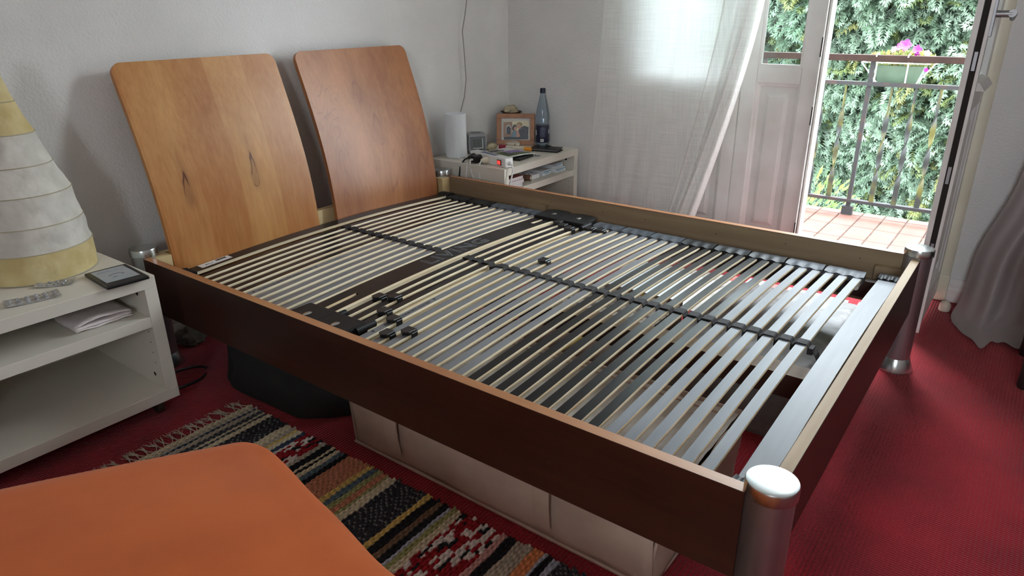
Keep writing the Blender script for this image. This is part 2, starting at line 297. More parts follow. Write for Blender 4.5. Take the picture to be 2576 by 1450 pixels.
# ================================================================== mesh helpers
class MB:
    def __init__(s, org=(0, 0, 0)): s.v = []; s.f = []; s.m = []; s.org = Vector(org)
    def add(s, vs, fs, mi=0):
        o = len(s.v); s.v += [tuple(v) for v in vs]; s.f += [tuple(i + o for i in f) for f in fs]
        s.m += (mi if isinstance(mi, list) else [mi] * len(fs)); return s
    def box(s, a, b, mi=0, rot=None, mis=None):
        (x0, y0, z0), (x1, y1, z1) = a, b
        vs = [(x0, y0, z0), (x1, y0, z0), (x1, y1, z0), (x0, y1, z0), (x0, y0, z1), (x1, y0, z1), (x1, y1, z1), (x0, y1, z1)]
        if rot is not None:                      # rotation about the box centre (Matrix 3x3)
            c = Vector(((x0 + x1) / 2, (y0 + y1) / 2, (z0 + z1) / 2)); vs = [c + rot @ (Vector(v) - c) for v in vs]
        fs = [(3, 2, 1, 0), (4, 5, 6, 7), (0, 1, 5, 4), (1, 2, 6, 5), (2, 3, 7, 6), (3, 0, 4, 7)]   # bottom top -y +x +y -x
        return s.add(vs, fs, mis if mis else mi)
    def tube(s, pts, r, n=8, mi=0, caps=True):
        pts = [Vector(p) for p in pts]; k = len(pts); rs = r if isinstance(r, (list, tuple)) else [r] * k
        vs = []; up = None
        for i, p in enumerate(pts):
            t = (pts[min(i + 1, k - 1)] - pts[max(i - 1, 0)]).normalized()
            if up is None: up = t.orthogonal().normalized()
            up = (up - t * up.dot(t)); up = up.normalized() if up.length > 1e-6 else t.orthogonal().normalized()
            bn = t.cross(up)
            for j in range(n):
                a = 2 * PI * j / n; vs.append(p + (up * math.cos(a) + bn * math.sin(a)) * rs[i])
        fs = [(i * n + j, i * n + (j + 1) % n, (i + 1) * n + (j + 1) % n, (i + 1) * n + j) for i in range(k - 1) for j in range(n)]
        if caps: fs += [tuple(range(n - 1, -1, -1)), tuple((k - 1) * n + j for j in range(n))]
        return s.add(vs, fs, mi)
    def lathe(s, prof, c, n=32, mi=0, closed_top=True, closed_bot=True, ax=None, sx=1, sy=1):
        c = Vector(c); vs = []
        for r, z in prof:
            for j in range(n):
                a = 2 * PI * j / n; p = Vector((r * math.cos(a) * sx, r * math.sin(a) * sy, z))
                if ax is not None: p = ax @ p
                vs.append(c + p)
        k = len(prof)
        fs = [(i * n + j, i * n + (j + 1) % n, (i + 1) * n + (j + 1) % n, (i + 1) * n + j) for i in range(k - 1) for j in range(n)]
        if closed_bot: fs.append(tuple(range(n - 1, -1, -1)))
        if closed_top: fs.append(tuple((k - 1) * n + j for j in range(n)))
        return s.add(vs, fs, mi)
    def prism(s, poly, z0, z1, mi=0, mat=None):
        n = len(poly); vs = [Vector((x, y, z0)) for x, y in poly] + [Vector((x, y, z1)) for x, y in poly]
        if mat is not None: vs = [mat @ v for v in vs]
        fs = [tuple(range(n - 1, -1, -1)), tuple(range(n, 2 * n))] + [(i, (i + 1) % n, n + (i + 1) % n, n + i) for i in range(n)]
        return s.add(vs, fs, mi)
    def grid(s, fn, nu, nv, mi=0):
        vs = [fn(i / nu, j / nv) for j in range(nv + 1) for i in range(nu + 1)]
        fs = [(j * (nu + 1) + i, j * (nu + 1) + i + 1, (j + 1) * (nu + 1) + i + 1, (j + 1) * (nu + 1) + i) for j in range(nv) for i in range(nu)]
        return s.add(vs, fs, mi)
    def mesh(s, name, mats, smooth=False, bev=0.0, seg=2):
        me = bpy.data.meshes.new(name)
        me.from_pydata([tuple(Vector(v) - s.org) for v in s.v], [], s.f)
        for m in (mats if isinstance(mats, (list, tuple)) else [mats]): me.materials.append(MT[m] if isinstance(m, str) else m)
        me.polygons.foreach_set('material_index', s.m)
        if bev > 0:
            bm = bmesh.new(); bm.from_mesh(me)
            bmesh.ops.bevel(bm, geom=[e for e in bm.edges if e.is_manifold and e.calc_face_angle(0) > 0.6], offset=bev, segments=seg, affect='EDGES', profile=0.6, clamp_overlap=True)
            bm.to_mesh(me); bm.free()
        if smooth:
            me.polygons.foreach_set('use_smooth', [True] * len(me.polygons))
            try: me.set_sharp_from_angle(angle=math.radians(42))
            except Exception: pass
        me.update(); return me
    def build(s, name, mats, parent=None, smooth=False, bev=0.0, seg=2):
        o = bpy.data.objects.new(name, s.mesh(name, mats, smooth, bev, seg)); COL.objects.link(o)
        if parent is not None: o.parent = parent
        else: o.location = s.org
        return o

def tag(o, label, cat, group=None):
    o['label'] = label; o['category'] = cat
    if group: o['group'] = group
    return o
def thing(name, label, cat, loc=(0, 0, 0), group=None):
    o = bpy.data.objects.new(name, None); COL.objects.link(o); o.location = loc; o.empty_display_size = 0.05
    return tag(o, label, cat, group)
def struct(o): o['kind'] = 'structure'; return o
def inst(name, me, parent, loc, rot=None):
    o = bpy.data.objects.new(name, me); COL.objects.link(o); o.parent = parent; o.location = loc
    if rot: o.rotation_euler = rot
    return o
def text_mesh(name, txt, size, mat, extrude=0.0003, spacing=1.0):
    cu = bpy.data.curves.new(name, 'FONT'); cu.body = txt; cu.size = size; cu.extrude = extrude; cu.space_character = spacing
    cu.resolution_u = 2
    t = bpy.data.objects.new(name + '_tmp', cu); COL.objects.link(t)
    bpy.context.view_layer.update()
    me = bpy.data.meshes.new_from_object(t.evaluated_get(bpy.context.evaluated_depsgraph_get()))
    bpy.data.objects.remove(t); bpy.data.curves.remove(cu)
    me.materials.clear(); me.materials.append(MT[mat]); return me
def fit_text(me, width):
    xs = [v.co.x for v in me.vertices]; w = max(xs) - min(xs); k = width / w; x0 = min(xs)
    for v in me.vertices: v.co.x = (v.co.x - x0) * k
    return me
def rotz(a): return Matrix.Rotation(a, 3, 'Z')
def nz(x, y, z=0.0): return mnoise.noise(Vector((x, y, z)))
# ================================================================== the room
T = 0.25
def wall_piece(name, boxes, mat='wall'):
    mb = MB()
    for a, b in boxes: mb.box(a, b)
    return struct(mb.build(name, mat))
struct(MB().box((XL, YF, -0.12), (XW + T, YW, 0.0)).build('floor', 'carpet'))
wall_piece('wall_back', [((XL - T, YW, -0.12), (XW + T, YW + T, ZC))])
DY0, DY1, DZ = -0.60, -2.085, 2.46     # door opening in the window wall
wall_piece('wall_right', [((XW, DY0, -0.12), (XW + T, YW, ZC)), ((XW, YF, -0.12), (XW + T, DY1, ZC)), ((XW, DY1, DZ), (XW + T, DY0, ZC))])
LY0, LY1, LZ0, LZ1 = -3.4, -2.6, 1.2, 2.0   # unseen opening behind the camera, added for fill light
wall_piece('wall_left', [((XL - T, YF, -0.12), (XL, LY0, ZC)), ((XL - T, LY1, -0.12), (XL, YW, ZC)), ((XL - T, LY0, -0.12), (XL, LY1, LZ0)), ((XL - T, LY0, LZ1), (XL, LY1, ZC))])
wall_piece('wall_front', [((XL - T, YF - T, -0.12), (XW + T, YF, ZC))])
struct(MB().box((XL - T, YF - T, ZC), (XW + T, YW + T, ZC + 0.15)).build('ceiling', 'ceiling'))
def baseboard(name, a, b, n):
    """profiled skirting from a to b (xy), facing n"""
    prof = [(0, 0), (0.018, 0), (0.018, 0.055), (0.014, 0.062), (0.014, 0.078), (0.007, 0.088), (0.007, 0.10), (0, 0.10)]
    mb = MB(); k = len(prof); vs = []
    for p in (a, b):
        for d, z in prof: vs.append((p[0] + n[0] * d, p[1] + n[1] * d, z))
    fs = [(i, (i + 1) % k, k + (i + 1) % k, k + i) for i in range(k)] + [tuple(range(k)), tuple(range(2 * k - 1, k - 1, -1))]
    mb.add(vs, fs); return struct(mb.build(name, 'door_white'))
baseboard('baseboard_back', (XL, YW), (XW, YW), (0, -1))
baseboard('baseboard_right', (XW, DY0), (XW, YW), (-1, 0))
baseboard('baseboard_right_far', (XW, YF), (XW, DY1 - 0.075), (-1, 0)).name = 'baseboard_front'

# door casing (cream, rounded) at the open leaf's hinge side, and top / left
def casing(name, y0, y1, z0, z1, r=0.03, mat='cream'):
    mb = MB(); n = 8; vs = []
    for z in (z0, z1):
        for j in range(n + 1):
            a = PI * j / n; vs.append((XW - math.sin(a) * r, (y0 + y1) / 2 + math.cos(a) * (y1 - y0) / 2, z))
    fs = [(j, j + 1, n + 2 + j, n + 1 + j) for j in range(n)] + [tuple(range(n, -1, -1)), tuple(range(n + 1, 2 * n + 2))]
    return struct(mb.add(vs, fs).build(name, mat, smooth=True))
casing('trim_1', DY1 - 0.075, DY1 - 0.004, 0.115, DZ + 0.05)
struct(MB().box((XW - 0.026, DY1 - 0.077, 0.0), (XW, DY1 - 0.004, 0.115)).build('trim_2', 'cream', bev=0.006))
struct(MB().box((XW - 0.02, DY1, DZ), (XW, DY0, DZ + 0.07)).build('trim_3', 'door_white', bev=0.005))
# --- window_1 : the closed leaves (glazed on top, panelled below)
XF0, XF1 = XW + 0.015, XW + 0.062
win = struct(thing('window_1', 'x', 'x', (XW, -1.05, 0))); del win['label']; del win['category']
WO = (XW, -1.05, 0)
def leaf_panel(y0, y1, parent, org, st=0.075, glass_z=0.92, top=2.42, zb=0.03):
    """one glazed leaf in the window plane between y0 > y1"""
    for a, b in ((y0 - st, y0), (y1, y1 + st)):
        MB(org).box((XF0, a, zb), (XF1, b, top)).build('stile', 'door_white', parent, bev=0.004)
    for z0, z1 in ((zb, zb + 0.11), (0.85, glass_z), (top - 0.08, top)):
        MB(org).box((XF0 + 0.001, y1 + st, z0), (XF1 - 0.001, y0 - st, z1)).build('rail', 'door_white', parent, bev=0.003)
    pa, pb, za, zt = y1 + st, y0 - st, zb + 0.11, 0.85
    p = MB(org)
    # raised panel: bead frame then sloped field
    xo = XF0 + 0.006
    rings = [(0.0, xo), (0.012, xo + 0.006), (0.018, xo + 0.014), (0.045, xo + 0.014), (0.062, xo + 0.004)]
    vs = []
    for ins, x in rings: vs += [(x, pa + ins, za + ins), (x, pb - ins, za + ins), (x, pb - ins, zt - ins), (x, pa + ins, zt - ins)]
    fs = [(k * 4 + i, k * 4 + (i + 1) % 4, (k + 1) * 4 + (i + 1) % 4, (k + 1) * 4 + i) for k in range(len(rings) - 1) for i in range(4)]
    fs.append(tuple((len(rings) - 1) * 4 + i for i in range(4)))
    p.add(vs, fs).box((xo + 0.018, pa, za), (XF1 - 0.004, pb, zt)).build('panel', 'door_white', parent)
    bd = MB(org); g0, g1, gz0, gz1 = y1 + st, y0 - st, glass_z, top - 0.08
    for q in (((XF0 + 0.004, g0, gz0), (XF0 + 0.02, g0 + 0.012, gz1)), ((XF0 + 0.004, g1 - 0.012, gz0), (XF0 + 0.02, g1, gz1)), ((XF0 + 0.004, g0 + 0.012, gz0), (XF0 + 0.02, g1 - 0.012, gz0 + 0.012)), ((XF0 + 0.004, g0 + 0.012, gz1 - 0.012), (XF0 + 0.02, g1 - 0.012, gz1))): bd.box(*q)
    bd.build('glazing_bead', 'door_white', parent)
    MB(org).box((XF0 + 0.021, g0, gz0), (XF0 + 0.024, g1, gz1)).build('pane', 'pane', parent)
leaf_panel(-1.17, -1.50, win, WO, st=0.068)
leaf_panel(-0.64, -1.165, win, WO, st=0.06)
MB(WO).box((XF0, -0.64, 0.0), (XF1 + 0.02, DY0, DZ)).build('frame_post', 'door_white', win)
MB(WO).box((XF0, DY1, DZ - 0.04), (XF1 + 0.02, DY0, DZ)).build('frame_head', 'door_white', win)
MB(WO).box((XF0, -1.50, 0.0), (XF1 + 0.02, -0.64, 0.03)).build('frame_sill', 'door_white', win)
# rebated meeting edge with hinges / strike plates
mb = MB(WO)
for y0, y1, x0, x1 in ((-1.506, -1.50, XF0 - 0.012, XF1), (-1.512, -1.506, XF0 + 0.012, XF1 + 0.01), (-1.520, -1.512, XF0 + 0.0, XF1 + 0.02)):
    mb.box((x0, y1, 0.0), (x1, y0, DZ - 0.04))
mb.build('rebated_edge', 'door_white', win, bev=0.0015)
for z in (1.02, 0.73, 0.20):
    MB(WO).box((XF0 - 0.0135, -1.5055, z - 0.05), (XF0 - 0.011, -1.5005, z + 0.03)).build('strike_plate', 'dark_gap', win)
# --- door_1 : the leaf standing open into the room (plane y ~ -2.1), free edge at x = 1.80
DO = (2.27, -2.105, 0); dr = struct(thing('door_1', 'x', 'x', DO)); del dr['label']; del dr['category']
X0, X1, Y0, Y1 = 1.795, 2.262, -2.128, -2.080     # room face is Y0 (towards -y)
st = 0.078
MB(DO).box((X0 + 0.012, Y0 + 0.004, 0.03), (X0 + st, Y1, 2.42)).build('stile', 'door_white', dr, bev=0.003)
MB(DO).box((X1 - st, Y0 + 0.004, 0.03), (X1, Y1, 2.42)).build('stile', 'door_white', dr, bev=0.003)
for z0, z1 in ((0.03, 0.15), (0.83, 0.92), (2.34, 2.42)):
    MB(DO).box((X0 + st, Y0 + 0.005, z0), (X1 - st, Y1 - 0.001, z1)).build('rail', 'door_white', dr, bev=0.003)
# edge strips: outer lip, recess with the bolt lock, room-side lip
MB(DO).box((X0 + 0.002, Y1 - 0.018, 0.03), (X0 + 0.012, Y1, 2.42)).build('edge_lip', 'door_white', dr, bev=0.002)
MB(DO).box((X0 + 0.0115, -2.116, 0.06), (X0 + 0.013, -2.098, 2.42)).build('lock_strip', 'dark_gap', dr)
MB(DO).box((X0 - 0.002, Y0, 0.02), (X0 + 0.012, -2.117, 2.42)).build('edge_lip', 'door_white', dr, bev=0.002)
for z in (0.34, 0.62, 1.0):
    MB(DO).box((X0 + 0.009, -2.112, z - 0.03), (X0 + 0.013, -2.102, z + 0.03)).lathe([(0.003, 0), (0.003, 0.004)], (X0 + 0.008, -2.107, z), 8, ax=Matrix.Rotation(PI / 2, 3, 'Y')).build('bolt_plate', 'steel', dr)
p = MB(DO); pa, pb, za, zt = X0 + st, X1 - st, 0.15, 0.83
for yf, sgn in ((Y0 + 0.008, 1), (Y1 - 0.008, -1)):
    rings = [(0.0, yf), (0.012, yf + sgn * 0.006), (0.018, yf + sgn * 0.014), (0.045, yf + sgn * 0.014), (0.062, yf + sgn * 0.006)]
    vs = []
    for ins, y in rings: vs += [(pa + ins, y, za + ins), (pb - ins, y, za + ins), (pb - ins, y, zt - ins), (pa + ins, y, zt - ins)]
    fs = [(k * 4 + i, k * 4 + (i + 1) % 4, (k + 1) * 4 + (i + 1) % 4, (k + 1) * 4 + i) for k in range(4) for i in range(4)] + [(16, 17, 18, 19)]
    p.add(vs, fs)
p.build('panel', 'door_white', dr)
bd = MB(DO)
for q in (((X0 + st, Y0 + 0.006, 0.92), (X0 + st + 0.012, Y0 + 0.024, 2.34)), ((X1 - st - 0.012, Y0 + 0.006, 0.92), (X1 - st, Y0 + 0.024, 2.34)), ((X0 + st, Y0 + 0.006, 2.328), (X1 - st, Y0 + 0.024, 2.34))): bd.box(*q)
bd.build('glazing_bead', 'door_white', dr)
MB(DO).prism([(Y0 - 0.022, 0.90), (Y0 + 0.02, 0.90), (Y0 + 0.02, 0.935), (Y0 - 0.004, 0.925)], X0 + st, X1 - st, mat=Matrix(((0, 0, 1), (1, 0, 0), (0, 1, 0)))).build('weather_ledge', 'door_white', dr)
MB(DO).box((X0 + st, Y0 + 0.026, 0.92), (X1 - st, Y0 + 0.029, 2.34)).build('pane', 'pane', dr)
h = MB(DO).box((X0 + 0.026, Y0 - 0.006, 1.075), (X0 + 0.054, Y0 + 0.004, 1.205)).build('handle_plate', 'steel', dr, bev=0.002)
MB(DO).tube([(X0 + 0.04, Y0 - 0.004, 1.145), (X0 + 0.04, Y0 - 0.05, 1.145)], 0.011, 12).tube([(X0 + 0.03, Y0 - 0.05, 1.147), (X0 + 0.08, Y0 - 0.052, 1.142), (X0 + 0.135, Y0 - 0.047, 1.13)], [0.012, 0.0095, 0.008], 12).build('handle', 'steel', h, smooth=True)
# --- door sill / threshold and balcony floor
struct(MB().box((XW + 0.002, -2.07, 0.0), (XW + T, -1.52, 0.018)).build('trim_4', 'door_white', bev=0.004))
BX0, BX1 = XW + T, 3.535
bal = struct(MB((3.03, -1.4, 0)).box((BX0, -3.4, -0.30), (BX1 - 0.012, 0.9, -0.006)).build('balcony_floor', 'grout'))
tw, tl = 0.1165, 0.238
tile_me = MB().box((-tl / 2, -tw / 2, -0.02), (tl / 2, tw / 2, 0.0)).mesh('tile', 'tile', bev=0.003, seg=1)
rim_me = MB().box((-0.045, -tw / 2, -0.06), (0.045, tw / 2, 0.0)).mesh('tile', 'tile', bev=0.004, seg=1)
yk = -1.3375
for i in range(-15, 17):
    y = yk + i * 0.1215 + 0.06
    inst('tile', rim_me, bal, (3.49 - 3.03, y + 1.4, 0.0))
    for j in range(4):
        x = 3.3195 - j * 0.243
        if x - tl / 2 < BX0 - 0.02: continue
        o = inst('tile', tile_me, bal, (x - 3.03, y + 1.4, random.uniform(-0.0015, 0.001)))

# ================================================================== outside
def balcony_rail():
    O = (3.446, -1.4, 0); r = thing('balcony_railing', 'rusty black iron balcony railing with twisted bars outside the open door', 'railing', O)
    XR = 3.446
    MB(O).box((XR - 0.024, -3.3, 0.884), (XR + 0.024, 0.8, 0.918)).build('handrail', 'iron_top', r, bev=0.002)
    MB(O).box((XR - 0.016, -3.3, 0.752), (XR + 0.016, 0.8, 0.773)).build('middle_rail', 'iron', r)
    MB(O).box((XR - 0.018, -3.3, 0.077), (XR + 0.018, 0.8, 0.095)).build('bottom_rail', 'iron', r)
    # straight posts and twisted bars
    tw_me = MB(); n = 40; vs = []; w, t = 0.0135, 0.004
    for i in range(n + 1):
        u = i / n; z = 0.095 + (0.757 - 0.095) * u
        k = min(max((u - 0.14) / 0.66, 0), 1); a = k * 2.6 * PI + PI / 2
        ca, sa = math.cos(a), math.sin(a)
        for dx, dy in ((-w, -t), (w, -t), (w, t), (-w, t)): vs.append((dx * ca - dy * sa, dx * sa + dy * ca, z))
    fs = [(i * 4 + j, i * 4 + (j + 1) % 4, (i + 1) * 4 + (j + 1) % 4, (i + 1) * 4 + j) for i in range(n) for j in range(4)]
    bar = tw_me.add(vs, fs).mesh('bar', 'iron_moss', smooth=True)
    post_me = MB().box((-0.010, -0.011, 0.0), (0.010, 0.011, 0.89)).box((-0.018, -0.030, 0.0), (0.018, 0.030, 0.05)).mesh('post', 'iron')
    for k in range(-14, 17):
        y = -1.499 - k * 0.1195
        if k % 5 == 0: inst('post', post_me, r, (0, y + 1.4, 0))
        else: inst('bar', bar, r, (0, y + 1.4, 0), (0, 0, random.uniform(-0.15, 0.15)))
balcony_rail()

def leaf_array(sprays, base_v, base_f, name, mat, parent, org):
    """join many copies of a small leaf mesh; sprays = list of (3x3, loc, colour)"""
    bv = np.array(base_v); bf = np.array(base_f); n = len(bv); K = len(sprays)
    V = np.empty((K, n, 3)); C = np.empty((K, n, 4), dtype=np.float32)
    for i, (A, p, c) in enumerate(sprays):
        V[i] = bv @ np.array(A).T + np.array(p) - np.array(org)
        C[i] = (c[0], c[1], c[2], 1)
    F = (bf[None] + (np.arange(K) * n)[:, None, None]).reshape(-1, bf.shape[1])
    me = bpy.data.meshes.new(name); me.vertices.add(K * n); me.vertices.foreach_set('co', V.reshape(-1))
    q = bf.shape[1]; me.loops.add(F.size); me.loops.foreach_set('vertex_index', F.reshape(-1).astype(np.int32))
    me.polygons.add(len(F)); me.polygons.foreach_set('loop_start', np.arange(0, F.size, q, dtype=np.int32))
    me.update(calc_edges=True)
    at = me.color_attributes.new('dye', 'FLOAT_COLOR', 'POINT'); at.data.foreach_set('color', C.reshape(-1))
    me.materials.append(MT[mat]); o = bpy.data.objects.new(name, me); COL.objects.link(o)
    if parent: o.parent = parent
    else: o.location = org
    return o
def spray_mesh(n=11, L=0.30, wid=0.09, seed=1):
    """flat conifer spray: stem with alternating scalloped side leaflets"""
    rd = random.Random(seed); v = []; f = []
    def blade(b, d, l, w):
        # kite: base, side, tip, side
        nn = Vector((-d.y, d.x, 0)); o = len(v)
        dz = Vector((0, 0, rd.uniform(-0.02, 0.0)))
        v.extend([b, b + d * l * 0.55 + nn * w + dz * 0.5, b + d * l + dz * 2, b + d * l * 0.55 - nn * w + dz * 0.5]); f.append((o, o + 1, o + 2, o + 3))
    for i in range(n):
        t = (i + 0.6) / n; p = Vector((0, t * L, -0.05 * t * t))
        for s in (-1, 1):
            a = math.radians(rd.uniform(40, 62)); l = wid * (1.15 - 0.75 * t) * rd.uniform(0.8, 1.2)
            d = Vector((s * math.sin(a), math.cos(a), rd.uniform(-0.25, 0.15))).normalized()
            blade(p, d, l, l * 0.15)
            b2 = p + d * l * 0.45
            for s2 in (-1, 1):
                a2 = a * s + s2 * 0.7; d2 = Vector((math.sin(a2), math.cos(a2), 0))
                blade(b2, d2, l * 0.5, l * 0.12)
    blade(Vector((0, L * 0.9, -0.04)), Vector((0, 1, -0.1)).normalized(), wid * 0.5, wid * 0.1)
    return [tuple(q) for q in v], f
def hedge():
    rd = random.Random(11)
    O = (6.4, -0.7, -3.0)
    r = thing('conifer_tree', 'dense pale green conifer hedge filling the view beyond the balcony railing', 'tree', O)
    bumps = [(rd.uniform(-6, 4.5), rd.uniform(-2.6, 3.0), rd.uniform(0.35, 0.75), rd.uniform(0.25, 0.7)) for _ in range(120)]
    def depth(y, z):
        d = 0.0
        for by, bz, br, bh in bumps:
            q = ((y - by) ** 2 + ((z - bz) * 0.8) ** 2) / (br * br)
            if q < 1: d = max(d, bh * math.sqrt(1 - q))
        return d
    core = MB(O).grid(lambda u, v: (6.75 - 0.6 * depth(-6.2 + u * 11, -2.9 + v * 5.3) + 0.3 * abs(v - .5), -6.2 + u * 11, -2.9 + v * 5.3), 60, 36)
    core.box((6.7, -6.2, -3.0), (7.6, 4.8, 2.35))
    core.build('trunk_mass', 'branch', r)
    sprs = [[], [], []]
    pal = [(0.155, 0.220, 0.152), (0.110, 0.168, 0.106), (0.195, 0.262, 0.190), (0.105, 0.135, 0.045), (0.15, 0.155, 0.05), (0.065, 0.105, 0.06)]
    wts = [0.34, 0.24, 0.22, 0.10, 0.03, 0.07]
    def put(y, z, back):
        x = 6.62 - 0.80 * depth(y, z) - rd.uniform(-0.05, 0.22) + back
        el = math.radians(rd.gauss(-30, 18)); az = rd.gauss(0, 0.55); tw = rd.gauss(0, 0.4)
        d = Vector((-math.cos(el) * math.cos(az), math.cos(el) * math.sin(az), math.sin(el)))
        up = Vector((-0.35, 0, 1)); s = d.cross(up).normalized(); n_ = s.cross(d).normalized()
        R = Matrix.Rotation(tw, 3, d); s = R @ s; n_ = R @ n_
        k = rd.uniform(0.6, 1.15)
        A = Matrix((s, d, n_)).transposed() * k
        c = rd.choices(pal, wts)[0]; g = rd.uniform(0.48, 0.86)
        patch = nz(y * 0.9, z * 0.9, 3.3)
        if patch > 0.22 and rd.random() < 0.6: c = (0.11, 0.135, 0.045)
        sprs[rd.randrange(3)].append((A, (x, y, z), (c[0] * g, c[1] * g, c[2] * g)))
    for _ in range(6000): put(rd.uniform(-2.5, 2.0), rd.uniform(-1.7, 1.75), 0.0)
    for _ in range(1900): put(rd.uniform(-6, 4.6), rd.uniform(-2.8, 2.4), 0.0)
    for i in range(3):
        v, f = spray_mesh(10 + i, 0.29 + 0.035 * i, 0.098 + 0.010 * i, i + 1)
        o = leaf_array(sprs[i], v, f, 'foliage', 'leaf', r, O); o['kind'] = 'stuff'
    # brighter shrub low at the left, behind the railing foot
    O2 = (4.3, -1.0, -0.9); r2 = thing('shrub', 'small yellow-green shrub low behind the railing foot', 'shrub', O2)
    MB(O2).tube([(4.3, -1.0, -3.0), (4.32, -1.02, -0.6), (4.3, -1.0, -0.1)], [0.03, 0.02, 0.008], 6).build('stem', 'branch', r2)
    sp = []
    for _ in range(420):
        th = rd.uniform(0, 2 * PI); ph = math.acos(rd.uniform(-0.6, 1)); rr = rd.uniform(0.45, 1.0)
        p = Vector((4.3 + 0.32 * rr * math.sin(ph) * math.cos(th), -1.0 + 0.42 * rr * math.sin(ph) * math.sin(th), -0.28 + 0.40 * rr * math.cos(ph)))
        d = (p - Vector((4.3, -1.0, -0.5))).normalized(); s = d.orthogonal().normalized(); s = Matrix.Rotation(rd.uniform(0, 6.3), 3, d) @ s; n_ = s.cross(d)
        sp.append((Matrix((s, d, n_)).transposed() * rd.uniform(.8, 1.2), p, rd.choice([(0.085, 0.15, 0.03), (0.06, 0.12, 0.03), (0.13, 0.155, 0.03)])))
    v, f = [(0, 0, 0), (0.011, 0.03, -.004), (0, 0.06, -0.012), (-0.011, 0.03, -.004)], [(0, 1, 2, 3)]
    o = leaf_array(sp, v, f, 'foliage', 'leaf', r2, O2); o['kind'] = 'stuff'
hedge()
struct(MB().box((BX1 + 0.05, -9, -3.1), (14, 8, -3.0)).build('ground', 'render'))

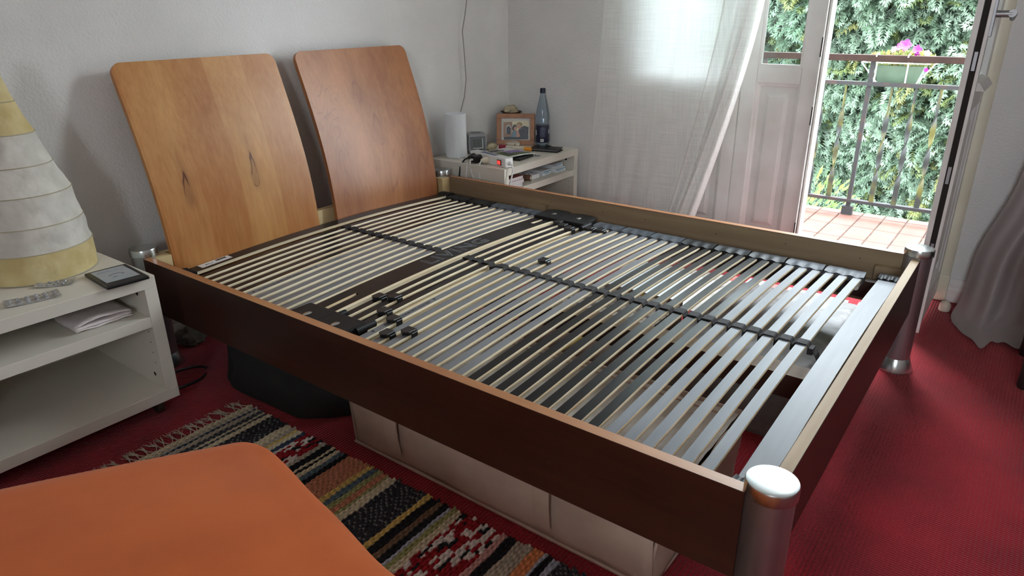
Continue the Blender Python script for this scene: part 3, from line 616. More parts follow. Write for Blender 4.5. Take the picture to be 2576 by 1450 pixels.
def flower_box():
    XP, O = 3.535, (3.535, -1.625, 0.765)
    r = thing('flower_box', 'green balcony planter with purple petunias hung on the railing', 'planter', O)
    ya, yb = -1.50, -1.752
    mb = MB(O)
    def ring(ins, z): return [(XP - 0.06 + ins * .5, yb + ins, z), (XP + 0.06 - ins * .5, yb + ins, z), (XP + 0.06 - ins * .5, ya - ins, z), (XP - 0.06 + ins * .5, ya - ins, z)]
    vs = ring(0.03, 0.765) + ring(0.0, 0.86) + ring(0.008, 0.86) + ring(0.03, 0.80)
    fs = [(3, 2, 1, 0)] + [(k * 4 + i, k * 4 + (i + 1) % 4, (k + 1) * 4 + (i + 1) % 4, (k + 1) * 4 + i) for k in range(3) for i in range(4)] + [(12, 13, 14, 15)]
    mb.add(vs, fs).build('planter_body', 'planter', r, bev=0.004)
    MB(O).box((XP - 0.05, yb + 0.012, 0.83), (XP + 0.05, ya - 0.012, 0.85)).build('soil', 'soil', r)
    wr = MB(O)
    xa, xb, y0, y1, z = XP - 0.068, XP + 0.075, -1.435, -1.80, 0.876
    loop = [(xa, y0, z), (xb, y0 + 0.0, z), (xb, y1, z), (xa, y1, z), (xa, y0, z)]
    wr.tube(loop, 0.0035, 6)
    for y in (-1.515, -1.672):
        wr.tube([(XP + 0.07, y, 0.876), (XP + 0.06, y, 0.762), (XP - 0.066, y, 0.758), (XP - 0.068, y, 0.90), (3.47, y, 0.922), (3.44, y, 0.925), (3.419, y, 0.912)], 0.004, 6)
    for y, y2 in ((y0, -1.53), (y1, -1.72)): wr.tube([(xa, y, z), (XP - 0.05, y2, 0.762)], 0.0035, 6)
    wr.build('wire_basket', 'wirewhite', r)
    MB(O).box((XP - 0.075, -1.79, 0.752), (XP + 0.075, -1.45, 0.757)).build('drip_tray', 'wirewhite', r)
    rd = random.Random(4); sp = []
    for _ in range(700):
        y = rd.uniform(-1.79, -1.46); x = XP + rd.uniform(-0.07, 0.08); hgt = 0.075 * math.sqrt(max(0.05, 1 - ((y + 1.62) / 0.19) ** 2))
        z = 0.852 + rd.uniform(-0.02, 1) * hgt
        d = Vector((rd.gauss(0, .5), rd.gauss(0, .6), 1)).normalized(); s = d.orthogonal().normalized(); s = Matrix.Rotation(rd.uniform(0, 6.3), 3, d) @ s
        c = rd.choice([(0.20, 0.22, 0.045), (0.15, 0.19, 0.04), (0.24, 0.24, 0.08), (0.20, 0.14, 0.06), (0.10, 0.14, 0.035)])
        sp.append((Matrix((s, d, s.cross(d))).transposed() * rd.uniform(.6, 1.2), (x, y, z), c))
    v, f = [(0, 0, 0), (0.006, 0.015, 0), (0, 0.032, -0.004), (-0.006, 0.015, 0)], [(0, 1, 2, 3)]
    o = leaf_array(sp, v, f, 'plant_leaves', 'leaf', r, O); o['kind'] = 'stuff'
    def petunia(p, d, R, mat):
        d = Vector(d).normalized(); ax = d.to_track_quat('Z', 'Y').to_matrix()
        m = MB(O); n = 20; vs = [Vector(p)]
        for k in (0.35, 0.8, 1.0):
            for j in range(n):
                a = 2 * PI * j / n; rr = R * k * (1 + 0.13 * math.cos(5 * a) * k); hz = R * (0.42 * k + (0.10 * math.sin(5 * a + 1) if k > .9 else 0))
                vs.append(Vector(p) + ax @ Vector((rr * math.cos(a), rr * math.sin(a), hz)))
        fs = [(0, 1 + j, 1 + (j + 1) % n) for j in range(n)] + [(1 + k * n + j, 1 + k * n + (j + 1) % n, 1 + (k + 1) * n + (j + 1) % n, 1 + (k + 1) * n + j) for k in range(2) for j in range(n)]
        m.add(vs, fs).tube([Vector(p) - d * 0.04, p], 0.0025, 6); m.build('flower', mat, r)
    petunia((3.50, -1.635, 0.965), (-0.9, -.1, .5), 0.030, 'petal1'); petunia((3.52, -1.612, 0.955), (-.7, .5, .6), 0.026, 'petal1')
    petunia((3.50, -1.692, 0.945), (-.8, -.5, .3), 0.024, 'petal2'); petunia((3.50, -1.70, 0.918), (-.9, .1, -.1), 0.018, 'petal1')
    petunia((3.52, -1.742, 0.925), (-.8, -.6, .3), 0.019, 'petal3'); petunia((3.50, -1.585, 0.945), (-.8, .4, .3), 0.016, 'petal3'); petunia((3.52, -1.775, 0.90), (-.8, -.6, .1), 0.016, 'petal3')
    petunia((3.51, -1.51, 0.915), (-.9, .3, .3), 0.010, 'petal3'); petunia((3.50, -1.757, 0.845), (-.9, -.3, -.2), 0.011, 'petal1')
flower_box()
# ================================================================== the bed
BW, BL, RT, RB = 1.49, 2.10, 0.411, 0.222
OB = (BW / 2, -BL / 2, 0)
bed = thing('bed_frame', 'cherry wood double bed frame with round steel posts and two curved headboards', 'bed', OB)
def post(x, y, lab=None):
    p = MB(OB).lathe([(0.041, 0.018), (0.041, 0.418)], (x, y, 0), 40).build('post', 'steel', bed, smooth=True)
    c = MB(OB).lathe([(0.0425, 0.414), (0.0445, 0.416), (0.0445, 0.436), (0.043, 0.4395), (0.036, 0.441)], (x, y, 0), 40).build('cap', 'chrome', p, smooth=True)
    MB(OB).lathe([(0.058, 0.0), (0.058, 0.004), (0.042, 0.045), (0.041, 0.047)], (x, y, 0), 40).build('foot', 'chrome', p, smooth=True)
for x, y in ((0, 0), (BW, 0), (0, -BL), (BW, -BL)): post(x, y)
# side rails: outer cherry face, edge band on top, raw inner face   (faces: bottom top -y +x -x order of box)
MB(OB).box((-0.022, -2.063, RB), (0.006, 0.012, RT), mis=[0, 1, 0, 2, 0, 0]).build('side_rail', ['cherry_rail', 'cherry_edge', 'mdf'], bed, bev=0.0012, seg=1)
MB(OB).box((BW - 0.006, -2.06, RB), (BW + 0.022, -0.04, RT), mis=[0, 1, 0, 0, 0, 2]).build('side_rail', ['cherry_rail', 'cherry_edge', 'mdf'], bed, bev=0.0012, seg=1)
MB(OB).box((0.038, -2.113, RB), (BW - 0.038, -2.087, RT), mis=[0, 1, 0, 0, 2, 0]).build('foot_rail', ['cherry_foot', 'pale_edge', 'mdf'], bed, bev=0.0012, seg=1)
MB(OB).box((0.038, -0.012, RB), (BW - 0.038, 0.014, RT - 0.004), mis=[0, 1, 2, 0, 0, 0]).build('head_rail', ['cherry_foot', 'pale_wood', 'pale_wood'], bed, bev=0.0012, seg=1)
MB(OB).box((0.010, -0.06, 0.36), (0.062, -0.013, RT - 0.002)).build('corner_block', 'pale_wood', bed)
MB(OB).box((BW - 0.06, -0.055, 0.31), (BW - 0.008, -0.013, RT - 0.002)).build('corner_block', 'pale_wood', bed)
for y in (-0.60, -2.03): MB(OB).box((BW - 0.034, y - 0.045, 0.315), (BW - 0.0062, y + 0.045, 0.362)).build('support_block', 'mdf', bed)
# screw dots on the inner face of the far rail
dot = MB().lathe([(0.0018, 0), (0.0018, 0.0012)], (0, 0, 0), 8, ax=Matrix.Rotation(-PI / 2, 3, 'Y')).mesh('screw_hole', 'hole')
for y, z in ((-0.32, .36), (-0.66, .375), (-0.92, .37), (-1.12, .372), (-1.42, .365), (-1.68, .375), (-1.93, .37)):
    inst('screw_hole', dot, bed, (BW - 0.006 - OB[0], y - OB[1], z))
# centre beam
MB(OB).box((0.705, -2.086, 0.20), (0.775, -0.013, 0.268), mis=[0, 1, 0, 0, 0, 0]).build('centre_beam', ['beam', 'beam_top'], bed)
MB(OB).box((0.725, -0.29, 0.0), (0.755, -0.25, 0.20)).build('centre_leg', 'steel', bed)
# curved headboards
HC = [(-0.063, 0.245), (-0.061, 0.32), (-0.058, 0.374), (-0.050, 0.46), (-0.037, 0.546), (-0.006, 0.69), (0.034, 0.816), (0.073, 0.925), (0.107, 1.022)]
def headboard(x0, x1, mat, lab):
    n = 44; R = 0.035
    # smooth curve through the points
    zs = np.array([z for y, z in HC]); ys = np.array([y for y, z in HC]); co = np.polyfit(zs, ys, 4)
    z0, z1 = 0.245, 1.024; th = 0.018; vs = []
    def yc(z): return float(np.polyval(co, z))
    m = 24
    for j in range(n + 1):
        z = z0 + (z1 - R - z0) * j / (n - 12) if j <= n - 12 else z1 - R + R * math.sin((j - n + 12) / 12 * PI / 2)
        e = 0.0; top = z1 - z
        if top < R: e = R - math.sqrt(max(0, R * R - (R - top) ** 2))
        dz = 1e-3; tn = Vector((0, yc(z + dz) - yc(z - dz), 2 * dz)).normalized(); nn = Vector((0, tn.z, -tn.y))   # towards +y (back)
        for i in range(m + 1):
            x = (x0 + e) + (x1 - x0 - 2 * e) * i / m
            vs.append(Vector((x, yc(z), z)))
        for i in range(m + 1):
            x = (x0 + e) + (x1 - x0 - 2 * e) * i / m
            vs.append(Vector((x, yc(z), z)) + nn * th)
    W = 2 * (m + 1); fs = []
    for j in range(n):
        a, b = j * W, (j + 1) * W
        for i in range(m):
            fs.append((a + i, a + i + 1, b + i + 1, b + i)); fs.append((a + m + 1 + i + 1, a + m + 1 + i, b + m + 1 + i, b + m + 1 + i + 1))
        fs.append((a + m, a + W - 1, b + W - 1, b + m)); fs.append((a + m + 1, a, b, b + m + 1))
    for i in range(m):
        fs.append((i + 1, i, m + 1 + i, m + 2 + i)); b = n * W; fs.append((b + i, b + i + 1, b + m + 2 + i, b + m + 1 + i))
    fs_mb = MB(OB).add(vs, fs)
    o = fs_mb.build('headboard', mat, bed, smooth=True); o['label'] = lab
    bmm = o.modifiers.new('edge', 'BEVEL'); bmm.width = 0.004; bmm.segments = 2; bmm.limit_method = 'ANGLE'; bmm.angle_limit = math.radians(50)
    return o
hb1 = headboard(0.066, 0.683, 'cherry_l', 'golden cherry headboard panel with dark knots')
hb2 = headboard(0.776, 1.389, 'cherry_r', 'redder cherry headboard panel with wavy figure')
MB(OB).box((0.20, -0.044, 0.27), (0.26, -0.0125, 0.36)).box((0.50, -0.044, 0.27), (0.56, -0.0125, 0.36)).build('headboard_bracket', 'steel', bed)
MB(OB).box((0.90, -0.044, 0.27), (0.96, -0.0125, 0.36)).box((1.20, -0.044, 0.27), (1.26, -0.0125, 0.36)).build('headboard_bracket', 'steel', bed)

# ------------------------------------------------------------------ slatted base
SO = (0.745, -1.04, 0.25)
sl = thing('slatted_base', 'adjustable slatted bed base with grey and black sprung slats lying in the frame', 'slatted base', SO)
def zs(x): return 0.341 + 0.020 * max(0.0, 1 - ((x - 0.745) / 0.64) ** 2)
def slat_mesh(top, half=0.0122, x0=0.085, x1=1.405, th=0.0095, n=14):
    mb = MB(); sec = [(-half, 0), (half, 0), (half + 0.0012, -0.003), (half + 0.0012, -th + 0.003), (half, -th), (-half, -th), (-half - 0.0012, -th + 0.003), (-half - 0.0012, -0.003)]
    k = len(sec); vs = []; fs = []; ms = []
    for i in range(n + 1):
        x = x0 + (x1 - x0) * i / n
        for y, z in sec: vs.append((x - SO[0], y, zs(x) + z - SO[2]))
    for i in range(n):
        for j in range(k):
            fs.append((i * k + j, i * k + (j + 1) % k, (i + 1) * k + (j + 1) % k, (i + 1) * k + j)); ms.append(0 if j == 0 else 1)
    fs += [tuple(range(k)), tuple(n * k + j for j in range(k - 1, -1, -1))]; ms += [1, 1]
    fs = [tuple(reversed(f)) for f in fs]
    mb.add(vs, fs, ms); return mb.mesh('slat', [top, 'beech'], smooth=True)
SM = {c: slat_mesh(c) for c in ('slat_grey', 'slat_black', 'slat_silver')}
under = slat_mesh('beech', half=0.0112)
ys = []; cols = []
for k in range(6): ys.append(-0.166 - 0.0447 * k); cols.append('slat_black')
for k in range(6): ys.append(-0.434 - 0.0447 * k); cols.append('slat_grey')
for y in (-0.816, -0.858, -0.904): ys.append(y); cols.append('slat_black')
for y in (-0.966, -1.014, -1.056): ys.append(y); cols.append('slat_grey')
for k in range(21):
    ys.append(-1.100 - 0.04275 * k); cols.append('slat_grey' if k < 6 else ('slat_black' if k < 15 else 'slat_silver'))
slats = []
for y, c in zip(ys, cols): slats.append(inst('slat', SM[c], sl, (0, y - SO[1], 0)))
for y in (-0.904, -0.966, -1.014, -1.056): inst('lower_slat', under, sl, (0, y - SO[1], -0.019))
# wide head slat, foot slat, LIVING plate
def wide(y0, y1, top, x0=0.075, x1=1.415, name='slat', th=0.011, lift=0.0):
    mb = MB(SO); n = 20; vs = []; fs = []; ms = []
    for i in range(n + 1):
        x = x0 + (x1 - x0) * i / n; z = zs(x) + lift
        vs += [(x, y0, z), (x, y1, z), (x, y1 - 0.0015, z - 0.003), (x, y1 - 0.0015, z - th), (x, y0 + 0.0015, z - th), (x, y0 + 0.0015, z - 0.003)]
    for i in range(n):
        for j in range(6): fs.append((i * 6 + j, (i + 1) * 6 + j, (i + 1) * 6 + (j + 1) % 6, i * 6 + (j + 1) % 6)); ms.append(0 if j == 0 else 1)
    fs += [(0, 1, 2, 3, 4, 5), tuple(n * 6 + j for j in range(5, -1, -1))]; ms += [1, 1]
    fs = [tuple(reversed(f)) for f in fs]
    return mb.add(vs, fs, ms).build(name, [top, 'beech'], sl, smooth=True)
wide(-0.119, -0.066, 'slat_black', lift=0.003)
foot = wide(-2.068, -2.012, 'slat_silver')
# plate with a slot at each end
def plate():
    y0, y1 = -0.774, -0.686; mb = MB(SO); n = 48; x0, x1 = 0.10, 1.39; sy0, sy1 = -0.742, -0.727; vs = []; fs = []; ms = []
    rows = [y0, sy0, sy1, y1]
    for i in range(n + 1):
        x = x0 + (x1 - x0) * i / n
        for y in rows: vs.append((x, y, zs(x) + 0.002))
        for y in rows: vs.append((x, y + (0.0 if y in (sy0, sy1) else 0.001), zs(x) - 0.012))
    for i in range(n):
        xm = x0 + (x1 - x0) * (i + 0.5) / n; slot = (0.16 < xm < 0.28) or (1.24 < xm < 1.37)
        a, b = i * 8, (i + 1) * 8
        for j in range(3):
            if j == 1 and slot: continue
            fs.append((a + j, b + j, b + j + 1, a + j + 1)); ms.append(0)
            fs.append((a + 4 + j + 1, b + 4 + j + 1, b + 4 + j, a + 4 + j)); ms.append(1)
        fs.append((a, a + 4, b + 4, b)); ms.append(1); fs.append((b + 3, b + 7, a + 7, a + 3)); ms.append(1)
        if slot: fs.append((a + 1, b + 1, b + 5, a + 5)); ms.append(1); fs.append((b + 2, a + 2, a + 6, b + 6)); ms.append(1)
    return mb.add(vs, fs, ms).build('shoulder_plate', ['slat_black', 'beech'], sl)
pl = plate()
wide(-0.790, -0.7765, 'beech', name='slat', lift=0.002)
inst('lower_slat', under, sl, (0, -0.735 - SO[1], -0.017))
# embossed LIVING outline lettering on the plate
def outline_text(txt, x, y, w, hgt):
    cu = bpy.data.curves.new('lettering', 'FONT'); cu.body = txt; cu.size = 1.0; cu.fill_mode = 'NONE'; cu.bevel_depth = 0.017; cu.bevel_resolution = 0; cu.resolution_u = 2; cu.space_character = 1.1
    t = bpy.data.objects.new('tmp', cu); COL.objects.link(t); bpy.context.view_layer.update()
    me = bpy.data.meshes.new_from_object(t.evaluated_get(bpy.context.evaluated_depsgraph_get())); bpy.data.objects.remove(t)
    me.materials.clear(); me.materials.append(MT['slat_silver'])
    xs = [v.co.x for v in me.vertices]; yy = [v.co.y for v in me.vertices]; x0, x1, y0, y1 = min(xs), max(xs), min(yy), max(yy)
    for v in me.vertices:
        X = x + (v.co.x - x0) / (x1 - x0) * w; Y = y + (v.co.y - y0) / (y1 - y0) * hgt
        v.co = (X - SO[0], Y - SO[1], zs(X) + 0.0022 + v.co.z * 0.02 - SO[2])
    o = bpy.data.objects.new('lettering', me); COL.objects.link(o); o.parent = pl; return o
outline_text('LIVING', 0.60, -0.757, 0.325, 0.056)
def slat_text(txt, x, y, w, size, parent, mat='black_txt'):
    me = fit_text(text_mesh('lettering', txt, size, mat), w)
    for v in me.vertices: X = x + v.co.x; v.co = (X - SO[0], y + v.co.y - SO[1], zs(X) + 0.0006 + v.co.z * .2 - SO[2])
    o = bpy.data.objects.new('lettering', me); COL.objects.link(o); o.parent = sl; return o
def tri(x, y, s):
    mb = MB(SO).prism([(x - s, y + s), (x + s, y + s), (x, y - s)], zs(x) + 0.0004, zs(x) + 0.0009); return mb
t1 = slat_text('SCHULTER-ENTLASTUNGS-SYSTEM', 0.135, -0.4392, 0.215, 0.0140, sl); t1.parent = slats[6]; t1.location = (0, 0.434 + SO[1], 0)
t2 = slat_text('BECKEN-KOMFORT-SYSTEM', 0.182, -0.9713, 0.187, 0.0145, sl); t2.parent = slats[15]; t2.location = (0, 0.966 + SO[1], 0)
for i, x, y in ((6, 0.118, -0.434), (6, 0.366, -0.434), (15, 0.140, -0.966), (15, 0.390, -0.966)):
    o = tri(x, y, 0.005).build('printed_arrow', 'black_txt', slats[i]); o.location = (0, -(y - SO[1]), 0)
# sticker with bar code on the head slat
st_ = MB(SO).grid(lambda u, v: (0.139 + 0.118 * u, -0.1035 + 0.036 * v, zs(0.139 + 0.118 * u) + 0.0036), 4, 1).build('sticker', 'sticker', sl)
bc = MB(SO); x = 0.203
rd = random.Random(2)
while x < 0.242:
    w = rd.choice([0.0008, 0.0012, 0.002]); bc.box((x, -0.0865, zs(x) + 0.0036), (x + w, -0.0725, zs(x) + 0.0041)); x += w + rd.choice([0.001, 0.0016])
bc.build('bar_code', 'black_txt', st_)
me = fit_text(text_mesh('lettering', '140 x 200', 0.008, 'black_txt', .0002), 0.028)
for v in me.vertices: X = 0.172 + v.co.x; v.co = (X - SO[0], -0.0995 + v.co.y - SO[1], zs(X) + 0.0039 - SO[2])
o = bpy.data.objects.new('lettering', me); COL.objects.link(o); o.parent = st_
MB(SO).box((0.160, -0.0875, zs(.16) + 0.0036), (0.180, -0.0835, zs(.17) + 0.0042)).box((0.182, -0.0875, zs(.18) + 0.0036), (0.191, -0.084, zs(.18) + 0.0042)).build('lettering', 'black_txt', st_)
# side beams, head and foot cross bars
for x0, x1 in ((0.058, 0.088), (1.402, 1.432)): MB(SO).box((x0, -2.062, 0.262), (x1, -0.068, 0.322)).build('side_beam', 'beam', sl, bev=0.002)
for y0, y1 in ((-0.105, -0.080), (-2.055, -2.03)): MB(SO).box((0.088, y0, 0.262), (1.402, y1, 0.318)).build('cross_bar', 'beam', sl)
MB(SO).box((0.088, -0.140, 0.30), (1.402, -0.118, 0.322)).build('cross_bar', 'beam', sl)
# rubber caps: wavy plate with three sockets
def cap_mesh(wy, mat, far=True, lenx=0.075, hump=0.004):
    mb = MB(); n = 18; m = 6; vs = []; fs = []
    sx = 1 if far else -1
    for i in range(n + 1):
        y = -wy / 2 + wy * i / n
        for j in range(m + 1):
            u = j / m; x = (u * lenx) * sx
            wz = 0.0025 * math.cos(2 * PI * 3 * i / n) * (1 - u) + hump * math.sin(PI * u)
            edge = 1.0 - (0.10 * u * u)
            vs.append((x, y * edge, 0.006 + wz + (-0.010 if u == 1 else 0)))
    k = (m + 1)
    for i in range(n):
        for j in range(m): fs.append((i * k + j, i * k + j + 1, (i + 1) * k + j + 1, (i + 1) * k + j))
    o = len(vs); vs += [(v[0], v[1], v[2] - 0.020) for v in vs]
    fs += [tuple(reversed([q + o for q in f])) for f in list(fs)]
    for i in range(n):
        for j in (0, m): fs.append((i * k + j, (i + 1) * k + j, o + (i + 1) * k + j, o + i * k + j))
    for j in range(m):
        for i in (0, n): fs.append((i * k + j, i * k + j + 1, o + i * k + j + 1, o + i * k + j))
    mb.add(vs, fs)
    # pegs below
    mb.tube([(0.012 * sx, 0, -0.018), (0.012 * sx, 0, -0.035), (-0.012 * sx, 0, -0.048)], 0.008, 8)
    bmx = mb.mesh('slat_cap', mat, smooth=True)
    b = bmesh.new(); b.from_mesh(bmx); bmesh.ops.recalc_face_normals(b, faces=b.faces); b.to_mesh(bmx); b.free(); return bmx
groups = []
for g in range(4): groups.append((sum(ys[g * 3:g * 3 + 3]) / 3, 'rubber' if g < 2 else 'rubber_grey'))
for g in range(5, 13):
    c = cols[g * 3]; groups.append((sum(ys[g * 3:g * 3 + 3]) / 3, 'rubber' if c == 'slat_black' else 'rubber_grey'))
CM = {(c, f): cap_mesh(0.123, c, f) for c in ('rubber', 'rubber_grey') for f in (True, False)}
for y, c in groups:
    inst('slat_cap', CM[(c, True)], sl, (1.352 - SO[0], y - SO[1], 0.341 - SO[2]))
    inst('slat_cap', CM[(c, False)], sl, (0.088 - SO[0], y - SO[1], 0.334 - SO[2]))
endc = {f: cap_mesh(0.062, 'rubber', f, 0.055) for f in (True, False)}
for y in (-0.095, -2.040):
    inst('slat_cap', endc[True], sl, (1.385 - SO[0], y - SO[1], 0.341 - SO[2])); inst('slat_cap', endc[False], sl, (0.105 - SO[0], y - SO[1], 0.341 - SO[2]))
pegm = MB().tube([(0, 0, 0), (-0.05, 0, -0.004)], 0.0095, 12).mesh('peg', 'white_pl', smooth=True)
for y in (-1.72, -1.845, -1.955): inst('peg', pegm, sl, (1.40 - SO[0], y - SO[1], 0.315 - SO[2]))
# big joint housings with oval emblem
def housing(far):
    sx = 1 if far else -1; xb = 1.315 if far else 0.150
    for y in (-0.745, -0.868):
        wy = 0.064
        pts = [(0, -wy), (0.095, -wy), (0.122, -wy * .75), (0.13, -wy * .3), (0.13, wy * .3), (0.122, wy * .75), (0.095, wy), (0, wy)]
        poly = [(xb + a * sx, y + b) for a, b in pts]
        if sx < 0: poly = poly[::-1]
        hb = MB(SO).prism(poly, 0.325, 0.359).build('joint_housing', 'rubber', sl, bev=0.006)
        MB(SO).lathe([(0.0085, 0.3588), (0.010, 0.3600), (0.0085, 0.3612), (0.004, 0.3618)], (xb + 0.062 * sx, y, 0), 20, sx=1.5, sy=1).build('emblem', 'chrome', hb, smooth=True)
        for yy in (y - wy - 0.0, ): MB(SO).tube([(xb + 0.045 * sx, yy, 0.347), (xb - 0.025 * sx, yy, 0.347)], 0.011, 10).build('sleeve', 'rubber', hb, smooth=True)
housing(True); housing(False)
# centre webbing strap over the slats
def strap(lst, y_start, y_end, tail=False):
    pts = [(y_start, -0.010)]
    for y in lst: pts += [(y + 0.0155, 0.002), (y + 0.0125, 0.0042), (y - 0.0125, 0.0042), (y - 0.0155, 0.002), (y - 0.0205, -0.007)]
    pts.append((y_end, -0.008))
    if tail: pts += [(y_end - 0.012, -0.022), (y_end - 0.020, -0.045), (y_end - 0.034, -0.068)]
    mb = MB(SO); z0 = zs(0.725)
    vs = []; x0, x1 = 0.712, 0.742; th = 0.003
    for y, dz in pts: vs += [(x0, y, z0 + dz), (x1, y, z0 + dz), (x1, y, z0 + dz - th), (x0, y, z0 + dz - th)]
    fs = [(i * 4 + j, (i + 1) * 4 + j, (i + 1) * 4 + (j + 1) % 4, i * 4 + (j + 1) % 4) for i in range(len(pts) - 1) for j in range(4)] + [(0, 1, 2, 3), tuple(len(vs) - 4 + j for j in (3, 2, 1, 0))]
    mb.add(vs, [tuple(reversed(f)) for f in fs])
    for y in lst: mb.box((x0 + 0.002, y - 0.030, z0 - 0.024), (x1 - 0.002, y - 0.016, z0 - 0.006))
    return mb.build('strap', 'webbing', sl)
strap(ys[:12], -0.145, -0.680); strap(ys[12:], -0.797, -1.982, True)
# firmness sliders
def slider_mesh(drop):
    p = [(-0.023, 0.0), (-0.013, 0.0165), (0.019, 0.0165), (0.019, -0.0165), (-0.013, -0.0165)]
    return MB().prism(p[::-1], 0.0, 0.011).box((-0.004, -0.0185, -drop), (0.0195, -0.0142, 0.004)).box((-0.004, 0.0142, -drop), (0.0195, 0.0185, 0.004)).box((-0.004, -0.0185, -drop - 0.003), (0.0195, 0.0185, -drop)).mesh('firmness_slider', 'black_pl', bev=0.0015, seg=1)
sd = {d: slider_mesh(d) for d in (0.013, 0.031)}
for x, y, d in ((0.300, -0.816, .013), (0.325, -0.858, .013), (0.238, -0.904, .031), (0.216, -0.966, .031), (0.124 + .02, -1.014, .031), (0.186, -1.056, .031),
                (1.30, -0.816, .013), (1.27, -0.858, .013), (1.245, -0.904, .031), (1.30, -0.966, .031), (1.305, -1.014, .031), (0.845, -1.056, .031)):
    inst('firmness_slider', sd[d], sl, (x - SO[0], y - SO[1], zs(x) + 0.0005 - SO[2]))

# ------------------------------------------------------------------ under the bed
def fabric_box():
    O = (0.31, -1.40, 0); r = thing('storage_box', 'long beige canvas underbed storage box under the near bed rail', 'box', O)
    x0, x1, y0, y1, h = 0.072, 0.555, -1.872, -0.925, 0.205
    mb = MB(O)
    def wall(a, b, n_):
        a, b = Vector(a), Vector(b)
        def fn(u, v):
            p = a.lerp(b, u); z = 0.004 + v * h
            w = 0.007 * nz(u * 7 + a.x * 3, v * 2.5, 1.7) + 0.010 * math.sin(PI * v) * nz(u * 2.2, 0.3, a.y)
            fl = 0.012 * v
            return (p.x + n_[0] * (w + fl), p.y + n_[1] * (w + fl), z + (0.006 * nz(u * 6, 4.1, 2) if v == 1 else 0))
        mb.grid(fn, 40, 10)
    wall((x0, y1, 0), (x0, y0, 0), (-1, 0)); wall((x0, y0, 0), (x1, y0, 0), (0, -1)); wall((x1, y0, 0), (x1, y1, 0), (1, 0)); wall((x1, y1, 0), (x0, y1, 0), (0, 1))
    mb.box((x0 + .004, y0 + .004, 0.002), (x1 - .004, y1 - .004, 0.008))
    body = mb.build('body', 'box_fab', r, smooth=True)
    md = body.modifiers.new('cloth', 'SOLIDIFY'); md.thickness = 0.006
    # base binding and carrying straps on the visible front
    MB(O).tube([(x0 - 0.002, y1, 0.006), (x0 - 0.002, y0, 0.006), (x1, y0 - 0.002, 0.006)], 0.005, 6).build('piping', 'box_fab', body)
    for y in (-1.105, -1.595):
        MB(O).grid(lambda u, v: (x0 - 0.010 - 0.012 * v - 0.006 * math.sin(PI * v) - 0.002, y - 0.023 + 0.046 * u - 0.006 * v, 0.045 + 0.165 * v), 4, 8).build('handle_strap', 'box_fab', r).modifiers.new('t', 'SOLIDIFY').thickness = 0.004
    # zipped cover lying loose on the contents
    def top(u, v):
        x = x0 + 0.004 + (x1 - x0 - .008) * u; y = y0 + 0.004 + (y1 - y0 - .008) * v
        e = min(u, 1 - u, v * 1.9, (1 - v) * 1.9); z = h - 0.004 - 0.034 * min(1, e * 7) + 0.014 * nz(x * 9, y * 9, 5) * min(1, e * 8) + 0.005 * nz(x * 26, y * 20, 8)
        return (x, y, z)
    MB(O).grid(top, 40, 70).build('cover', 'linen', r, smooth=True)
    MB(O).tube([(x0 + 0.05, y0 + 0.03, h - 0.004), (x1 - 0.03, y0 + 0.035, h - 0.002), (x1 - 0.02, y1 - 0.04, h - 0.002)], 0.004, 6).build('zip', 'box_fab', r)
fabric_box()
def far_box():
    O = (1.28, -1.72, 0); r = thing('storage_bag', 'transparent film storage bag of bedding with white and coral panels beneath the foot end slats', 'bag', O)
    def top(u, v):
        x = 0.80 + 0.98 * u; y = -2.03 + 0.63 * v; e = min(u * 1.5, (1 - u) * 1.5, v, 1 - v)
        z = 0.012 + (0.165 - 0.055 * u) * min(1, e * 6) ** 0.6 + 0.022 * nz(x * 7, y * 7, 2.2) * min(1, e * 6) * (1 - .7 * u)
        return (x, y, z)
    MB(O).grid(top, 60, 44).box((0.80, -2.03, 0.0), (1.78, -1.40, 0.012)).build('film', 'film', r, smooth=True)
    for i, (y, m, x0, x1) in enumerate(((-1.455, 'redcard', 1.64, 1.70), (-1.535, 'whitecard', 1.63, 1.71), (-1.615, 'redcard', 1.64, 1.70), (-1.695, 'whitecard', 1.63, 1.70), (-1.775, 'whitecard', 1.62, 1.70), (-1.855, 'whitecard', 1.62, 1.69), (-1.955, 'redcard', 1.60, 1.70))):
        p = MB(O).box((x0, y - 0.033, 0.128 + i * .0003), (x1, y + 0.033, 0.1292 + i * .0003)).build('label_panel', m, r)
        k = MB(O); rd2 = random.Random(i)
        for q in range(5): a = x0 + 0.012 + rd2.random() * 0.04; b = y - 0.022 + q * 0.009; k.tube([(a, b, 0.1297 + i * .0003), (a + 0.01, b + 0.006, 0.1297 + i * .0003), (a + 0.016, b + 0.001, 0.1297 + i * .0003)], 0.0009, 4)
        k.build('print_mark', 'whitecard' if m == 'redcard' else 'black_txt', p)
far_box()
O = (0.85, -1.02, 0); r = thing('flat_carton', 'large flat brown carton lying on the floor under the middle slats', 'carton', O)
MB(O).box((0.58, -1.40, 0.0), (1.27, -0.45, 0.150)).build('carton_body', 'kraft', r, bev=0.004)
for y in (-1.33, -1.24): MB(O).box((0.60, y - 0.015, 0.150), (1.25, y + 0.015, 0.1515)).build('tape', 'gold', r)
mb = MB((1.02, -1.18, 0.1525))
for k in range(4): mb.box((0.80 + .01 * k, -1.41 + .02 * k, 0.1525 + 0.003 * k), (1.22 - .01 * k, -1.03 - .02 * k, 0.1555 + 0.003 * k), rot=rotz(0.06 * k))
tag(mb.build('newspaper', 'news'), 'loose grey newspapers lying on the brown carton beneath the slats', 'newspaper')
tag(MB((0.92, -0.90, 0.151)).box((0.76, -1.005, 0.151), (1.08, -0.80, 0.157), rot=rotz(0.12)).build('magazine', 'redmag', bev=0.001), 'red magazine lying on the brown carton beneath the grey slats', 'magazine')
